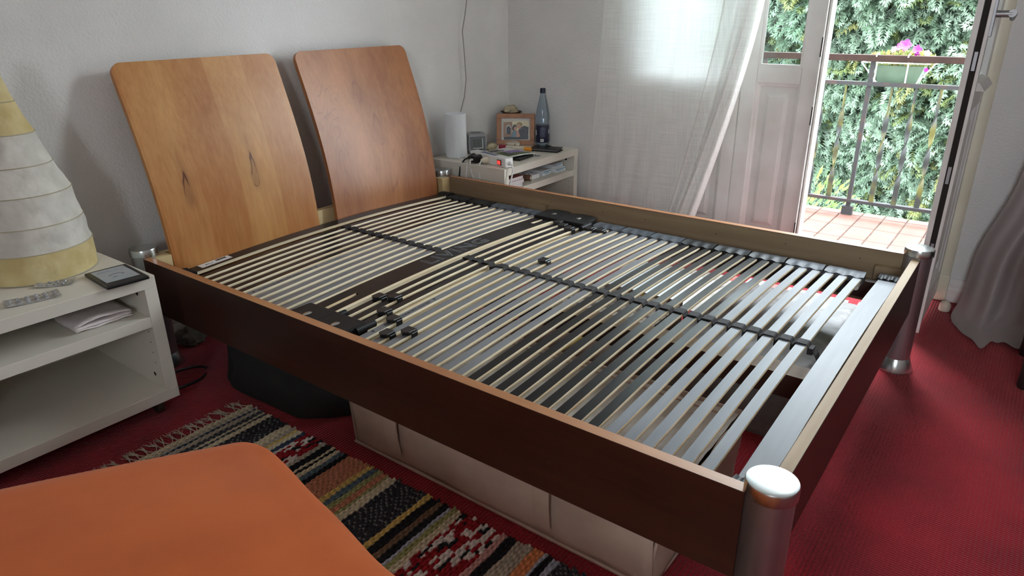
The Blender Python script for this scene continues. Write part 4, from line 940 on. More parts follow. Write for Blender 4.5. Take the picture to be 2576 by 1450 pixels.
tag(MB((1.30, -1.05, 0.0)).box((1.285, -1.34, 0.0), (1.325, -0.75, 0.12), rot=rotz(0.0)).build('board_strip', 'whitecard', bev=0.002), 'white painted board lying against the far bed rail under the slats', 'board')
r = thing('packing_paper', 'white packing paper with gold tape on the carpet between bed and balcony door', 'paper', (1.72, -1.10, 0.0))
for k, (x0, y0, x1, y1, a) in enumerate(((-0.21, -0.27, 0.26, 0.24, 0.10), (-0.17, -0.22, 0.20, 0.22, -0.14))):
    Ra = rotz(a)
    MB().grid(lambda u, v: Ra @ Vector((x0 + (x1 - x0) * u, y0 + (y1 - y0) * v, 0.004 + 0.006 * k + 0.004 * nz(u * 4, v * 4, k + 1.5))), 16, 16).build('paper_sheet', 'linen' if k == 0 else 'whitecard', r, smooth=True)
for y in (-0.16, 0.02): MB().box((-0.20, y - 0.013, 0.016), (-0.10, y + 0.013, 0.0172), rot=rotz(.1)).build('tape', 'gold', r)
# black bag
def bag():
    O = (0.27, -0.47, 0)
    def fn(u, v):
        a = u * 2 * PI; ph = v * PI / 2
        cx, cy = 0.30, -0.50; rx, ry = 0.265, 0.30
        ca, sa = math.cos(a), math.sin(a); se = 0.55
        x = math.copysign(abs(ca) ** se, ca) * rx; y = math.copysign(abs(sa) ** se, sa) * ry
        k = math.cos(ph) ** 0.35 if v < 1 else 0.0
        w = 1 + 0.10 * nz(ca * 2.2, sa * 2.2, v * 3) * (1 - v * .3) - 0.06 * v
        return (cx + x * k * w, cy + y * k * w, 0.004 + 0.225 * math.sin(ph) ** 0.9 + 0.02 * nz(x * 6, y * 6, 1.1) * v)
    tag(MB(O).grid(fn, 56, 16).build('duffel_bag', 'bagcloth', smooth=True), 'slumped black cloth bag on the carpet under the head of the bed', 'bag')
bag()
def blob(org, r3, amp, fr, mat, name, label, cat, seedz=0.0, nu=28, nv=14, flat=0.0):
    c = Vector(org)
    def fn(u, v):
        th = u * 2 * PI; ph = v * PI; d = Vector((math.sin(ph) * math.cos(th), math.sin(ph) * math.sin(th), -math.cos(ph)))
        k = 1 + amp * nz(d.x * fr + seedz, d.y * fr, d.z * fr + seedz)
        z = max(d.z * r3[2] * k, -r3[2] * (1 - flat))
        return (c.x + d.x * r3[0] * k, c.y + d.y * r3[1] * k, c.z + z + r3[2] * (1 - flat))
    return tag(MB(org).grid(fn, nu, nv).build(name, mat, smooth=True), label, cat)
blob((0.145, 0.085, 0.001), (0.055, 0.05, 0.036), 0.45, 2.2, 'greycloth', 'sock', 'crumpled grey sock on the floor by the baseboard under the bed', 'sock', 2.0, flat=0.25)
ring = [(-0.03 + 0.085 * math.cos(a) * (1 + .1 * math.sin(3 * a)), -0.155 + 0.062 * math.sin(a), 0.006) for a in [i * 2 * PI / 30 for i in range(28)]]
tag(MB((-0.03, -0.155, 0.002)).tube(ring, 0.004, 6).build('cable_loop', 'black_pl', smooth=True), 'thin black cable loop lying on carpet between nightstand and bed post', 'cable')
# ================================================================== nightstands
NW, ND, NH = 0.665, 0.495, 0.46
def nightstand(org, label, group, shelf_z=0.337):
    """org = front right bottom corner on the floor; body goes to -x and +y"""
    r = thing('nightstand', label, 'nightstand', org, group); x1, y0 = org[0], org[1]; x0, y1 = x1 - NW, y0 + ND; t = 0.036
    MB(org).box((x0, y0, NH - t), (x1, y1, NH)).build('top_board', 'nwhite', r, bev=0.001, seg=1)
    MB(org).box((x0, y0, 0.055), (x1, y1, 0.055 + t)).build('bottom_board', 'nwhite', r, bev=0.001, seg=1)
    for a in (x0, x1 - t):
        s = MB(org).box((a, y0 + .0005, 0.055 + t), (a + t, y1 - .0005, NH - t)).build('side_panel', 'nwhite', r, bev=0.0008, seg=1)
        xi = a + t if a == x0 else a; ax = Matrix.Rotation(PI / 2, 3, 'Y')
        for z, rad in ((0.13, .0065), (0.175, .002), (0.21, .002), (0.245, .002), (0.28, .002), (0.40, .0065)):
            MB(org).lathe([(rad, -0.0006), (rad, 0.0006)], (xi, y0 + 0.035 + (0.02 if rad > .005 else 0), z), 12, ax=ax).build('drill_hole', 'hole', s)
    MB(org).box((x0 + t, y0 + 0.002, shelf_z - t + 0.003), (x1 - t, y1 - 0.02, shelf_z)).build('shelf', 'nwhite', r, bev=0.0008, seg=1)
    MB(org).box((x0 + t, y1 - 0.014, 0.055 + t), (x1 - t, y1 - 0.006, NH - t)).build('back_panel', 'nwhite', r)
    for cx in (x0 + 0.05, x1 - 0.05):
        for cy in (y0 + 0.05, y1 - 0.05):
            c = MB(org).lathe([(0.021, -0.011), (0.024, -0.008), (0.024, 0.008), (0.021, 0.011)], (cx, cy, 0.0245), 20, ax=Matrix.Rotation(PI / 2, 3, 'Y')).box((cx - 0.016, cy - 0.012, 0.045), (cx + 0.016, cy + 0.012, 0.0555)).build('caster', 'casterpl', r, smooth=True)
    return r
nightstand((-0.136, -0.346, 0), 'white open shelf nightstand on casters left of the bed, under the paper lamp', 'white nightstands')
nightstand((2.246, -0.322, 0), 'white open shelf nightstand in the room corner, crowded with small things', 'white nightstands', 0.347)
Z = NH + 0.0005
# ------------------------------------------------------------------ paper lamp
def paper_lamp():
    c = Vector((-0.313, -0.02, 0)); O = (c.x, c.y, NH)
    r = thing('paper_lamp', 'tall tapering rice paper lamp with yellow and white bands standing on left nightstand', 'lamp', O)
    lv = [(NH + 0.001, 0.150), (0.545, 0.152), (0.618, 0.143), (0.703, 0.131), (0.780, 0.100), (0.865, 0.076), (0.950, 0.047), (1.020, 0.030), (1.06, 0.026)]
    mats = ['paper_y', 'paper_w', 'paper_w', 'paper_w', 'paper_w', 'paper_y', 'paper_y', 'paper_y']
    for i in range(len(lv) - 1):
        (za, ra), (zb, rb) = lv[i], lv[i + 1]
        def fn(u, v):
            a = u * 2 * PI; rr = ra + (rb - ra) * v; z = za + (zb - za) * v
            cr = 0.006 * math.sin(PI * v) * nz(math.cos(a) * 4 + i, math.sin(a) * 4, v * 2 + i * 3) + 0.004 * math.sin(PI * v) * abs(nz(math.cos(a) * 9, math.sin(a) * 9, v * 3 + i)) - 0.004 * math.sin(PI * v)
            rr += cr * (rr / 0.15) + (0.003 * math.sin(PI * v) if i == 0 else 0)
            return (c.x + rr * math.cos(a), c.y + rr * math.sin(a), z)
        MB(O).grid(fn, 72, 8).build('paper_band', mats[i], r, smooth=True)
        MB(O).tube([(c.x + (ra + .0005) * math.cos(a), c.y + (ra + .0005) * math.sin(a), za + 0.0015) for a in [k * 2 * PI / 48 for k in range(49)]], 0.0016, 5, caps=False).build('wire_ring', 'wire', r)
    MB(O).lathe([(0.07, NH + 0.001), (0.07, NH + 0.012), (0.012, NH + 0.016), (0.012, NH + 0.2)], (c.x, c.y, 0), 16).build('lamp_foot', 'black_pl', r)
paper_lamp()
# ------------------------------------------------------------------ e-reader
def ereader():
    c = (-0.212, -0.282, Z); a = 0.02; O = c; r = thing('e_reader', 'black e-reader with grey screen lying on left nightstand corner', 'e-reader', O)
    def bx(x0, y0, x1, y1, z0, z1): return MB((0, 0, 0)).box((x0, y0, z0), (x1, y1, z1))
    b = bx(-0.058, -0.084, 0.058, 0.084, 0, 0.0095).build('body', 'black_pl', r, bev=0.004)
    bx(-0.045, -0.050, 0.045, 0.071, 0.0095, 0.0100).build('screen', 'eink', r)
    s = MB()
    s.tube([(-0.020 + 0.040 * k / 10, 0.002 + 0.009 * math.sin(PI * k / 10), 0.0101) for k in range(11)], 0.0008, 5)
    s.tube([(-0.016, -0.016, 0.0101), (-0.002, -0.013, 0.0101)], 0.0007, 5); s.tube([(0.014, -0.006, 0.0101), (0.022, 0.001, 0.0101)], 0.0007, 5)
    s.build('screen_drawing', 'black_txt', r)
    MB().box((-0.035, 0.050, 0.0100), (0.0, 0.0525, 0.0103)).box((-0.035, 0.045, 0.0100), (0.02, 0.0462, 0.0103)).build('screen_text', 'ink_lines', r)
    r.rotation_euler = (0, 0, math.radians(-4))
ereader()
def blister(loc, a, n, m, sz, label, name='blister_pack', curl=0.004):
    r = thing(name, label, 'pill pack', loc); w, l = sz
    MB().grid(lambda u, v: (-l / 2 + l * u, -w / 2 + w * v, 0.0018 + curl * abs(2 * u - 1) ** 3 + 0.001 * nz(u * 9, v * 5, 2)), 24, 8).build('foil_sheet', 'foil', r).modifiers.new('t', 'SOLIDIFY').thickness = 0.0008
    me = MB().lathe([(0.0052, 0), (0.0050, 0.002), (0.0034, 0.0038), (0.001, 0.0044)], (0, 0, 0), 10, closed_bot=False).mesh('pocket', 'foil', smooth=True)
    for i in range(n):
        for j in range(m): inst('pocket', me, r, (-l / 2 + l * (i + .5) / n, -w / 2 + w * (j + .5) / m, 0.0022), (random.uniform(-.2, .2), random.uniform(-.2, .2), 0))
    r.rotation_euler = (0, 0, a); return r
blister((-0.425, -0.262, Z), math.radians(-12), 6, 3, (0.058, 0.125), 'crumpled silver pill foil near the front of left nightstand')
blister((-0.338, -0.190, Z), math.radians(-35), 5, 2, (0.046, 0.095), 'silver pill foil half tucked beneath the paper lamp', curl=0.006)
# folded kitchen paper on the shelf
mb = MB((-0.30, -0.22, 0.338))
for k in range(3):
    mb.grid(lambda u, v: (-0.355 + 0.155 * u, -0.295 + 0.15 * v, 0.3450 + 0.007 * k + 0.010 * math.sin(PI * u) * (1 - v) * (k == 2) + 0.004 * nz(u * 4, v * 4, k)), 14, 10)
o = mb.build('kitchen_paper', 'tissue', smooth=True); o.modifiers.new('t', 'SOLIDIFY').thickness = 0.004
tag(o, 'folded embossed kitchen paper on the shelf of left nightstand', 'paper towel')

# ------------------------------------------------------------------ things on the right nightstand
def cyl_lamp():
    c = (1.690, 0.075, Z); r = thing('table_lamp', 'white pleated cylinder lamp beside the headboard', 'lamp', c)
    n = 120; R = 0.0535; vs = []; H = 0.222
    prof = [(0.90, 0.0), (1, 0.006), (1.0, H - 0.003), (0.985, H)]
    for k, z in prof:
        for j in range(n):
            a = 2 * PI * j / n; rr = R * k + (0.0008 if j % 2 else -0.0004)
            vs.append((rr * math.cos(a), rr * math.sin(a), z))
    for j in range(n): a = 2 * PI * j / n; vs.append(((R - 0.004) * math.cos(a), (R - 0.004) * math.sin(a), H - 0.001))
    for j in range(n): a = 2 * PI * j / n; vs.append(((R - 0.004) * math.cos(a), (R - 0.004) * math.sin(a), H - 0.03))
    K = 6; fs = [(i * n + j, i * n + (j + 1) % n, (i + 1) * n + (j + 1) % n, (i + 1) * n + j) for i in range(K - 1) for j in range(n)] + [tuple(range(n - 1, -1, -1)), tuple((K - 1) * n + j for j in range(n))]
    MB().add(vs, fs).build('lamp_shade', 'lampshade', r)
    P = lambda x, y, z: (x - c[0], y - c[1], z - c[2])
    MB().tube([P(1.650, 0.035, 0.466), P(1.625, -0.04, 0.465), P(1.588, -0.085, 0.463), P(1.5755, -0.09, 0.44), P(1.574, -0.085, 0.38), P(1.573, -0.07, 0.28), P(1.573, -0.05, 0.10)], 0.0032, 8).build('lamp_cord', 'white_pl', r, smooth=True)
cyl_lamp()
def clock():
    c = (1.835, 0.062, Z); r = thing('alarm_clock', 'silver cube alarm clock with square display next to the cylinder lamp', 'clock', c)
    s = 0.05; ax = rotz(math.radians(-36))
    MB().box((-s, -s + .012, 0.008), (s, s, 0.104)).build('body', 'grey_pl', r, bev=0.016, seg=4)
    f = MB().box((-s + 0.002, -s - 0.004, 0.010), (s - 0.002, -s + 0.016, 0.102)).build('bezel', 'grey_pl', r, bev=0.012, seg=4); 
    MB().box((-s + 0.010, -s - 0.0055, 0.018), (s - 0.010, -s - 0.003, 0.094)).build('front_plate', 'grey_pl2', r, bev=0.004)
    d = MB().box((-0.027, -s - 0.0068, 0.038), (0.022, -s - 0.005, 0.080)).build('display', 'lcd', r)
    MB().box((0.023, -s - 0.007, 0.033), (0.0265, -s - 0.005, 0.083)).box((-0.026, -s - 0.007, 0.0315), (0.0265, -s - 0.005, 0.035)).build('display_frame', 'white_pl', d)
    MB().box((-0.024, -s - 0.0066, 0.021), (0.020, -s - 0.005, 0.0275)).build('maker_plate', 'black_txt', r)
    k = MB().lathe([(0.012, 0), (0.011, 0.006), (0.008, 0.008)], (-s - 0.001, 0.0, 0.05), 18, ax=Matrix.Rotation(-PI / 2, 3, 'Y')).lathe([(0.012, 0), (0.011, 0.005), (0.008, 0.007)], (s + 0.0, -0.02, 0.045), 18, ax=Matrix.Rotation(PI / 2, 3, 'Y')).build('knob', 'grey_pl2', r, smooth=True)
    MB().box((-0.025, -0.01, 0.103), (0.025, 0.03, 0.107)).build('snooze_bar', 'grey_pl2', r, bev=0.002)
    for x in (-.034, .034): MB().box((x - .01, -.035, 0), (x + .01, .035, 0.012)).build('foot', 'grey_pl2', r, bev=0.002)
    r.rotation_euler = (0, 0, math.radians(-40))
clock()
def picture():
    p0 = Vector((2.075, 0.112, 0)); p1 = Vector((2.190, -0.068, 0)); ctr = (p0 + p1) / 2; w = (p1 - p0).length; h = 0.172
    ang = math.atan2((p1 - p0).y, (p1 - p0).x); c = (ctr.x, ctr.y, Z)
    r = thing('picture_frame', 'wooden picture frame with a snapshot of two people leaning together', 'picture frame', c)
    tilt = Matrix.Rotation(math.radians(-10), 4, 'X'); F = 0.026; hw = w / 2
    def tb(mb): mb.v = [tuple(tilt @ Vector(v)) for v in mb.v]; return mb
    for a, b in (((-hw, -0.008, 0), (hw, 0.010, F)), ((-hw, -0.008, h - F), (hw, 0.010, h)), ((-hw, -0.0079, F), (-hw + F, 0.0099, h - F)), ((hw - F, -0.0079, F), (hw, 0.0099, h - F))):
        tb(MB().box(a, b)).build('frame_bar', 'oak', r, bev=0.002)
    m = tb(MB().box((-hw + F, 0.0, F), (hw - F, 0.006, h - F))).build('mount', 'mat', r)
    # snapshot: flat colour areas as printed
    def P(u, v): return (-hw + F + (w - 2 * F) * u, -0.0006, F + (h - 2 * F) * v)
    ph = MB(); mats = ['photo_cream', 'photo_tan', 'photo_dark', 'denim', 'skin', 'mat', 'stone']; lay = [0]
    def area_(pts, mi):
        lay[0] += 1; k = len(ph.v); y = -0.0006 - 0.00004 * lay[0]
        q = [(P(u, v)[0], y, P(u, v)[2]) for u, v in pts]
        ph.add(q, [tuple(range(len(q)))], mi)
    def disc(u, v, ru, rv, mi, n=18): area_([(u + ru * math.cos(2 * PI * i / n), v + rv * math.sin(2 * PI * i / n)) for i in range(n)], mi)
    area_([(0.06, 0.10), (0.95, 0.06), (0.96, 0.90), (0.08, 0.86)], 0)
    area_([(0.07, 0.12), (0.40, 0.12), (0.38, 0.84), (0.08, 0.82)], 1)
    area_([(0.16, 0.30), (0.34, 0.28), (0.35, 0.60), (0.25, 0.72), (0.17, 0.62)], 5); area_([(0.18, 0.28), (0.33, 0.26), (0.335, 0.56), (0.255, 0.66), (0.185, 0.58)], 2)
    area_([(0.08, 0.02), (0.94, 0.04), (0.95, 0.20), (0.10, 0.14)], 2)
    area_([(0.54, 0.12), (0.94, 0.14), (0.95, 0.60), (0.80, 0.66), (0.62, 0.56)], 2)
    disc(0.47, 0.55, 0.085, 0.17, 2); disc(0.62, 0.70, 0.11, 0.13, 6)
    area_([(0.34, 0.14), (0.58, 0.14), (0.56, 0.40), (0.46, 0.46), (0.38, 0.36)], 3)
    disc(0.50, 0.52, 0.055, 0.10, 4); disc(0.63, 0.62, 0.065, 0.11, 4)
    area_([(0.52, 0.14), (0.66, 0.16), (0.60, 0.44), (0.54, 0.46)], 4)
    tb(ph).build('snapshot', mats, m)
    tb(MB().box((-0.02, 0.0105, 0.01), (0.02, 0.014, 0.13))).box((-0.015, 0.036, 0.0005), (0.015, 0.040, 0.09), rot=Matrix.Rotation(math.radians(8), 3, 'X')).build('stand', 'kraft', r)
    r.rotation_euler = (0, 0, ang)
picture()
def bottle():
    c = (2.205, -0.112, Z); r = thing('water_bottle', 'clear plastic water bottle with navy label and blue cap', 'bottle', c); k = 0.98
    prof = [(0.030, 0.0), (0.036, 0.006), (0.0365, 0.05), (0.0365, 0.112), (0.035, 0.118), (0.0352, 0.130), (0.0385, 0.148), (0.0375, 0.168), (0.034, 0.192), (0.025, 0.235), (0.0165, 0.268), (0.0135, 0.280), (0.0132, 0.292)]
    MB().lathe(prof, (0, 0, 0), 36).build('bottle_body', 'pet', r, smooth=True)
    lb = MB().lathe([(0.0368, 0.020), (0.0372, 0.0205), (0.0372, 0.114), (0.0368, 0.1145)], (0, 0, 0), 36, closed_top=False, closed_bot=False).build('label_wrap', 'navy', r, smooth=True)
    def on(a0, a1, z0, z1, mat, nm):
        MB().grid(lambda u, v: (0.0375 * math.cos(a0 + (a1 - a0) * u), 0.0375 * math.sin(a0 + (a1 - a0) * u), z0 + (z1 - z0) * v), 8, 1).build(nm, mat, lb)
    f = math.atan2(-2.33 + 0.112, -1.021 - 2.205)   # side facing into the room
    on(f - .32, f + .18, 0.026, 0.042, 'white_pl', 'bar_code')
    for i in range(9): on(f - .40, f + .34 + 0.05 * math.sin(i * 2.1), 0.052 + i * 0.0062, 0.0538 + i * 0.0062, 'ink_lines', 'print_line')
    on(f + 1.05, f + 1.3, 0.068, 0.092, 'white_pl', 'logo_patch'); on(f - 1.4, f - 1.02, 0.060, 0.088, 'white_pl', 'logo_patch')
    bcm = MB()
    for i in range(9):
        a = f - .28 + i * 0.045; bcm.grid(lambda u, v: (0.0377 * math.cos(a + .02 * u), 0.0377 * math.sin(a + .02 * u), 0.029 + 0.011 * v), 1, 1)
    bcm.build('bar_lines', 'black_txt', lb)
    MB().lathe([(0.0145, 0.285), (0.0155, 0.287), (0.0145, 0.289), (0.0145, 0.308), (0.0135, 0.311)], (0, 0, 0), 28).build('cap', 'navy', r, smooth=True)
bottle()
def phone():
    c = (2.09, -0.215, Z); r = thing('phone_wallet', 'black leather phone wallet lying near the bottle', 'phone case', c)
    MB().box((-0.042, -0.082, 0), (0.042, 0.082, 0.005)).build('cover', 'black_pl', r, bev=0.002)
    MB().box((-0.038, -0.077, 0.0045), (0.038, 0.077, 0.0135)).build('phone', 'grey_pl2', r, bev=0.003)
    MB().box((-0.042, -0.082, 0.0135), (0.043, 0.082, 0.0175)).build('cover', 'black_pl', r, bev=0.002)
    MB().box((0.02, -0.012, 0.0175), (0.05, 0.012, 0.021)).build('clasp', 'black_pl', r, bev=0.002)
    r.rotation_euler = (0, 0, math.radians(12))
phone()
# bowl with stone, on an upturned pot behind the frame
c = (2.205, 0.106, Z)
tag(MB(c).lathe([(0.045, Z), (0.052, Z + 0.11), (0.056, Z + 0.147), (0.052, Z + 0.149)], (c[0], c[1], 0), 24).build('flower_pot', 'brown_pot', smooth=True), 'dark pot standing in the corner behind the picture frame', 'pot')
zb = Z + 0.1495; c2 = (2.205, 0.106, zb)
tag(MB(c2).lathe([(0.030, zb + .0005), (0.040, zb + 0.004), (0.058, zb + 0.021), (0.061, zb + 0.022), (0.056, zb + 0.018), (0.036, zb + 0.008)], (c2[0], c2[1], 0), 28).build('bowl', 'brown_pot', smooth=True), 'small brown bowl holding a pale stone above the picture frame', 'bowl')
blob((2.205, 0.107, zb + 0.009), (0.042, 0.040, 0.027), 0.35, 1.8, 'stone', 'stone', 'pale rounded stone lying in the small brown bowl', 'stone', 5.0, flat=0.2)
# shells
blob((1.935, 0.045, Z), (0.042, 0.026, 0.019), 0.3, 1.8, 'stone', 'seashell', 'cream conch shell with dark opening beside the alarm clock', 'shell', 1.0, flat=0.1)
blob((2.065, -0.012, Z), (0.034, 0.046, 0.018), 0.2, 1.4, 'shell', 'seashell', 'speckled shell lying in front of the picture frame', 'shell', 9.0, flat=0.1)
# tube with magenta and orange caps
pa, pb = Vector((1.985, 0.020, Z + 0.0125)), Vector((2.020, -0.165, Z + 0.0125)); d = (pb - pa)
r = thing('glue_stick', 'cream glue stick with magenta end and orange cap', 'glue stick', tuple(pa.lerp(pb, .5) - Vector((0, 0, 0.012))))
oo = tuple(pa.lerp(pb, .5) - Vector((0, 0, 0.012)))
MB(oo).tube([pa + d * .2, pa + d * .8], 0.0115, 16).build('barrel', 'tubew', r, smooth=True)
MB(oo).tube([pa, pa + d * .22], 0.0125, 16).build('end_knob', 'pink_pl', r, smooth=True)
MB(oo).tube([pa + d * .80, pb], 0.0122, 16).build('cap', 'amber', r, smooth=True)
# magazines and papers under the power strip
c = (1.84, -0.16, Z)
r = thing('notebook', 'black notebook lying beneath the flower brochure', 'notebook', c)
MB().box((-0.07, -0.10, 0.0), (0.07, 0.085, 0.014)).build('cover', 'black_pl', r, bev=0.003); MB().box((-0.066, -0.0985, 0.003), (0.0705, 0.082, 0.011)).build('pages', 'bookw', r)
r.rotation_euler = (0, 0, math.radians(6))
c = (1.84, -0.145, Z + 0.0145); r = thing('brochure', 'garden brochure with purple flowers on its cover', 'brochure', c)
MB().grid(lambda u, v: (-0.105 + 0.21 * u, -0.10 + 0.22 * v, 0.004 + 0.006 * (1 - v) * math.sin(PI * u) + 0.003 * nz(u * 3, v * 3, 1)), 12, 12).build('pages', 'white_pl', r).modifiers.new('t', 'SOLIDIFY').thickness = 0.003
zf = lambda u, v: 0.0045 + 0.006 * (1 - v) * math.sin(PI * u) + 0.003 * nz(u * 3, v * 3, 1)
for nm, mt, a in (('cover_print', 'green_pr', (0.05, 0.93, 0.08, 0.60)), ('flower_print', 'purple', (0.42, 0.92, 0.30, 0.56))):
    MB().grid(lambda u, v: (lambda U, V: (-0.105 + 0.21 * U, -0.10 + 0.22 * V, zf(U, V) + (0.0006 if mt == 'green_pr' else 0.0011)))(a[0] + (a[1] - a[0]) * u, a[2] + (a[3] - a[2]) * v), 10, 10).build(nm, mt, r)
MB().box((-0.08, 0.07, 0.0088), (0.0, 0.085, 0.0095)).box((-0.08, 0.05, 0.0088), (0.02, 0.062, 0.0095)).build('print_block', 'black_txt', r)
r.rotation_euler = (0, 0, math.radians(-12))
tag(MB((1.80, 0.005, Z)).box((1.77, -0.012, Z), (1.835, 0.012, Z + 0.004), rot=rotz(.5)).build('yellow_card', 'yellow'), 'small yellow card under the alarm clock front', 'card')
tag(MB((1.72, -0.055, Z)).box((1.655, -0.085, Z), (1.785, -0.02, Z + 0.003), rot=rotz(-.25)).build('envelope', 'card_pr'), 'printed envelope lying at the foot of the cylinder lamp', 'envelope')
r = blister((1.945, -0.248, Z), math.radians(-75), 3, 1, (0.022, 0.05), 'tiny blister strip of white pills beside the brochure', curl=0.001)
# power strip at the left front edge
def power_strip():
    p0, p1 = Vector((1.70, -0.035, 0)), Vector((1.632, -0.312, 0)); ctr = (p0 + p1) / 2; c = (ctr.x, ctr.y, Z)
    r = thing('power_strip', 'white power strip with red lit switch on the nightstand edge', 'power strip', c); L = (p1 - p0).length / 2
    # local x along the strip (towards the camera end), face tilted towards -y local
    MB().box((-L, -0.024, 0.0), (L, 0.026, 0.046)).build('housing', 'white_pl', r, bev=0.006, seg=3)
    def soc(x): MB().lathe([(0.0195, -0.0246), (0.0195, -0.0235), (0.0180, -0.0235), (0.0175, -0.0238)], (x, 0, 0.020), 28, ax=Matrix(((1, 0, 0), (0, 0, 1), (0, -1, 0)))).build('socket', 'tubew', r, smooth=True)
    for x in (-L + 0.035, -L + 0.088, -L + 0.142): soc(x)
    s = MB().box((L - 0.062, -0.0265, 0.008), (L - 0.030, -0.0238, 0.034)).build('switch_frame', 'black_pl', r)
    MB().box((L - 0.057, -0.0290, 0.012), (L - 0.036, -0.026, 0.030)).build('switch', 'red_led', s, bev=0.001)
    MB().box((-L + 0.07, -0.016, 0.0460), (L - 0.09, 0.012, 0.0466)).build('label_print', 'ink_lines', r)
    g = MB().lathe([(0.010, 0), (0.010, 0.006), (0.006, 0.016)], (L, 0, 0.02), 16, ax=Matrix.Rotation(PI / 2, 3, 'Y')).build('cable_grommet', 'white_pl', r, smooth=True)
    ang = math.atan2((p1 - p0).y, (p1 - p0).x); r.rotation_euler = (0, 0, ang)
    R = rotz(ang); W = lambda x, y, z: Vector(c) + R @ Vector((x, y, z))
    inv = lambda p: R.transposed() @ (Vector(p) - Vector(c))
    # supply cable leaves the end and drops in front of the nightstand
    MB().tube([inv(q) for q in (W(L + 0.012, 0, 0.02), W(L + 0.03, -0.004, 0.016), W(L + 0.042, -0.012, -0.01), W(L + 0.038, -0.025, -0.07), W(L + 0.028, -0.045, -0.13), W(L + 0.02, -0.062, -0.22), W(L + .02, -0.066, -0.40))], 0.004, 8).build('supply_cable', 'white_pl', r, smooth=True)
    def plug(nm, label, x, mat, cmat, kind, pts):
        O_ = tuple(W(x, -0.025, 0.0)); q = thing(nm, label, 'plug', O_)
        if kind == 'round':
            MB().lathe([(0.017, 0), (0.017, 0.012), (0.011, 0.026), (0.007, 0.036)], (0, 0, 0), 20, ax=Matrix.Rotation(PI / 2, 3, 'X')).build('plug_body', mat, q, smooth=True).location = (0, 0, 0.02)
        else:
            b = MB().box((-0.018, -0.05, -0.016), (0.018, -0.014, 0.018)).lathe([(0.019, 0), (0.019, 0.016)], (0, 0, 0), 20, ax=Matrix.Rotation(PI / 2, 3, 'X')).build('plug_body', mat, q, bev=0.003); b.location = (0, 0, 0.02)
            MB().box((-0.006, -0.062, -0.004), (0.006, -0.050, 0.004)).build('usb_plug', 'white_pl', q).location = (0, 0, 0.02)
        q.rotation_euler = (0, 0, ang)
        iv = lambda p: R.transposed() @ (W(*p) - Vector(O_))
        MB().tube([iv(p) for p in pts], 0.0042 if cmat == 'black_pl' else 0.0034, 8).build('plug_cable', cmat, q, smooth=True)
    x = -L + 0.035; plug('power_plug', 'black round plug with thick black cable in the power strip', x, 'black_pl', 'black_pl', 'round', [(x, -0.058, 0.02), (x - 0.002, -0.085, 0.012), (x - 0.002, -0.112, -0.02), (x, -0.122, -0.07), (x, -0.124, -0.34)])
    x = -L + 0.088; plug('usb_charger', 'black USB charger with thin white cable in the power strip', x, 'black_pl', 'white_pl', 'box', [(x, -0.085, 0.02), (x + 0.004, -0.094, 0.008), (x + 0.02, -0.098, -0.04), (x + 0.055, -0.098, -0.10), (x + 0.07, -0.098, -0.34)])
    x = -L + 0.142; plug('power_plug', 'white round plug with white cable in the power strip', x, 'tubew', 'white_pl', 'round', [(x, -0.058, 0.02), (x + 0.002, -0.072, 0.008), (x + 0.01, -0.082, -0.03), (x + 0.03, -0.092, -0.11), (x + 0.04, -0.094, -0.34)])
power_strip()
# ---- on the shelf of the right nightstand
ZS = 0.3475
def pillbox(loc, a, sz, label, stripe=True, name='pill_box'):
    r = thing(name, label, 'pill box', loc); l, w, h = sz
    MB().box((-l / 2, -w / 2, 0), (l / 2, w / 2, h)).build('carton', 'pillbox', r, bev=0.0008, seg=1)
    if stripe: MB().box((-l / 2 + .003, -w / 2 - 0.0006, h * .62), (l / 2 - .003, -w / 2 + 0.001, h * .80)).box((-l / 2 + .02, -w / 2 - 0.0005, h * .3), (l / 2 - .015, -w / 2 + 0.001, h * .4)).build('print_stripe', 'teal', r)
    r.rotation_euler = (0, 0, a); return r
pillbox((2.13, -0.215, ZS), .03, (0.10, 0.14, 0.021), 'white pill carton at the bottom of the two stacked by the side panel')
pillbox((2.125, -0.20, ZS + 0.0215), .0, (0.10, 0.14, 0.021), 'white pill carton on top of the two stacked by the side panel')
pillbox((2.015, -0.195, ZS), .05, (0.085, 0.15, 0.026), 'white pill carton with teal stripe between the stack and the open carton')
r = pillbox((1.915, -0.205, ZS), .0, (0.07, 0.13, 0.022), 'open white carton with blister strips on top', False)
pk = MB().lathe([(0.0055, 0), (0.005, 0.004), (0.003, 0.0065)], (0, 0, 0), 10).mesh('pill', 'foil', smooth=True)
for i in range(3):
    for j in range(5): inst('pill', pk, r, (-0.022 + 0.022 * i, -0.05 + 0.024 * j, 0.022))
r = thing('cigar_tube', 'brown paper roll lying at the shelf front edge', 'roll', (1.845, -0.225, ZS))
ro = Vector((1.845, -0.225, ZS))
MB().lathe([(0.0145, -0.055), (0.0145, 0.055)], (0, 0, 0.0147), 20, ax=Matrix.Rotation(PI / 2, 3, 'X')).build('paper_tube', 'kraft', r, smooth=True)
MB().lathe([(0.0075, 0.0549), (0.0075, 0.0562)], (0, 0, 0.0147), 16, ax=Matrix.Rotation(PI / 2, 3, 'X')).build('core', 'tubew', r); r.rotation_euler = (0, 0, .25)
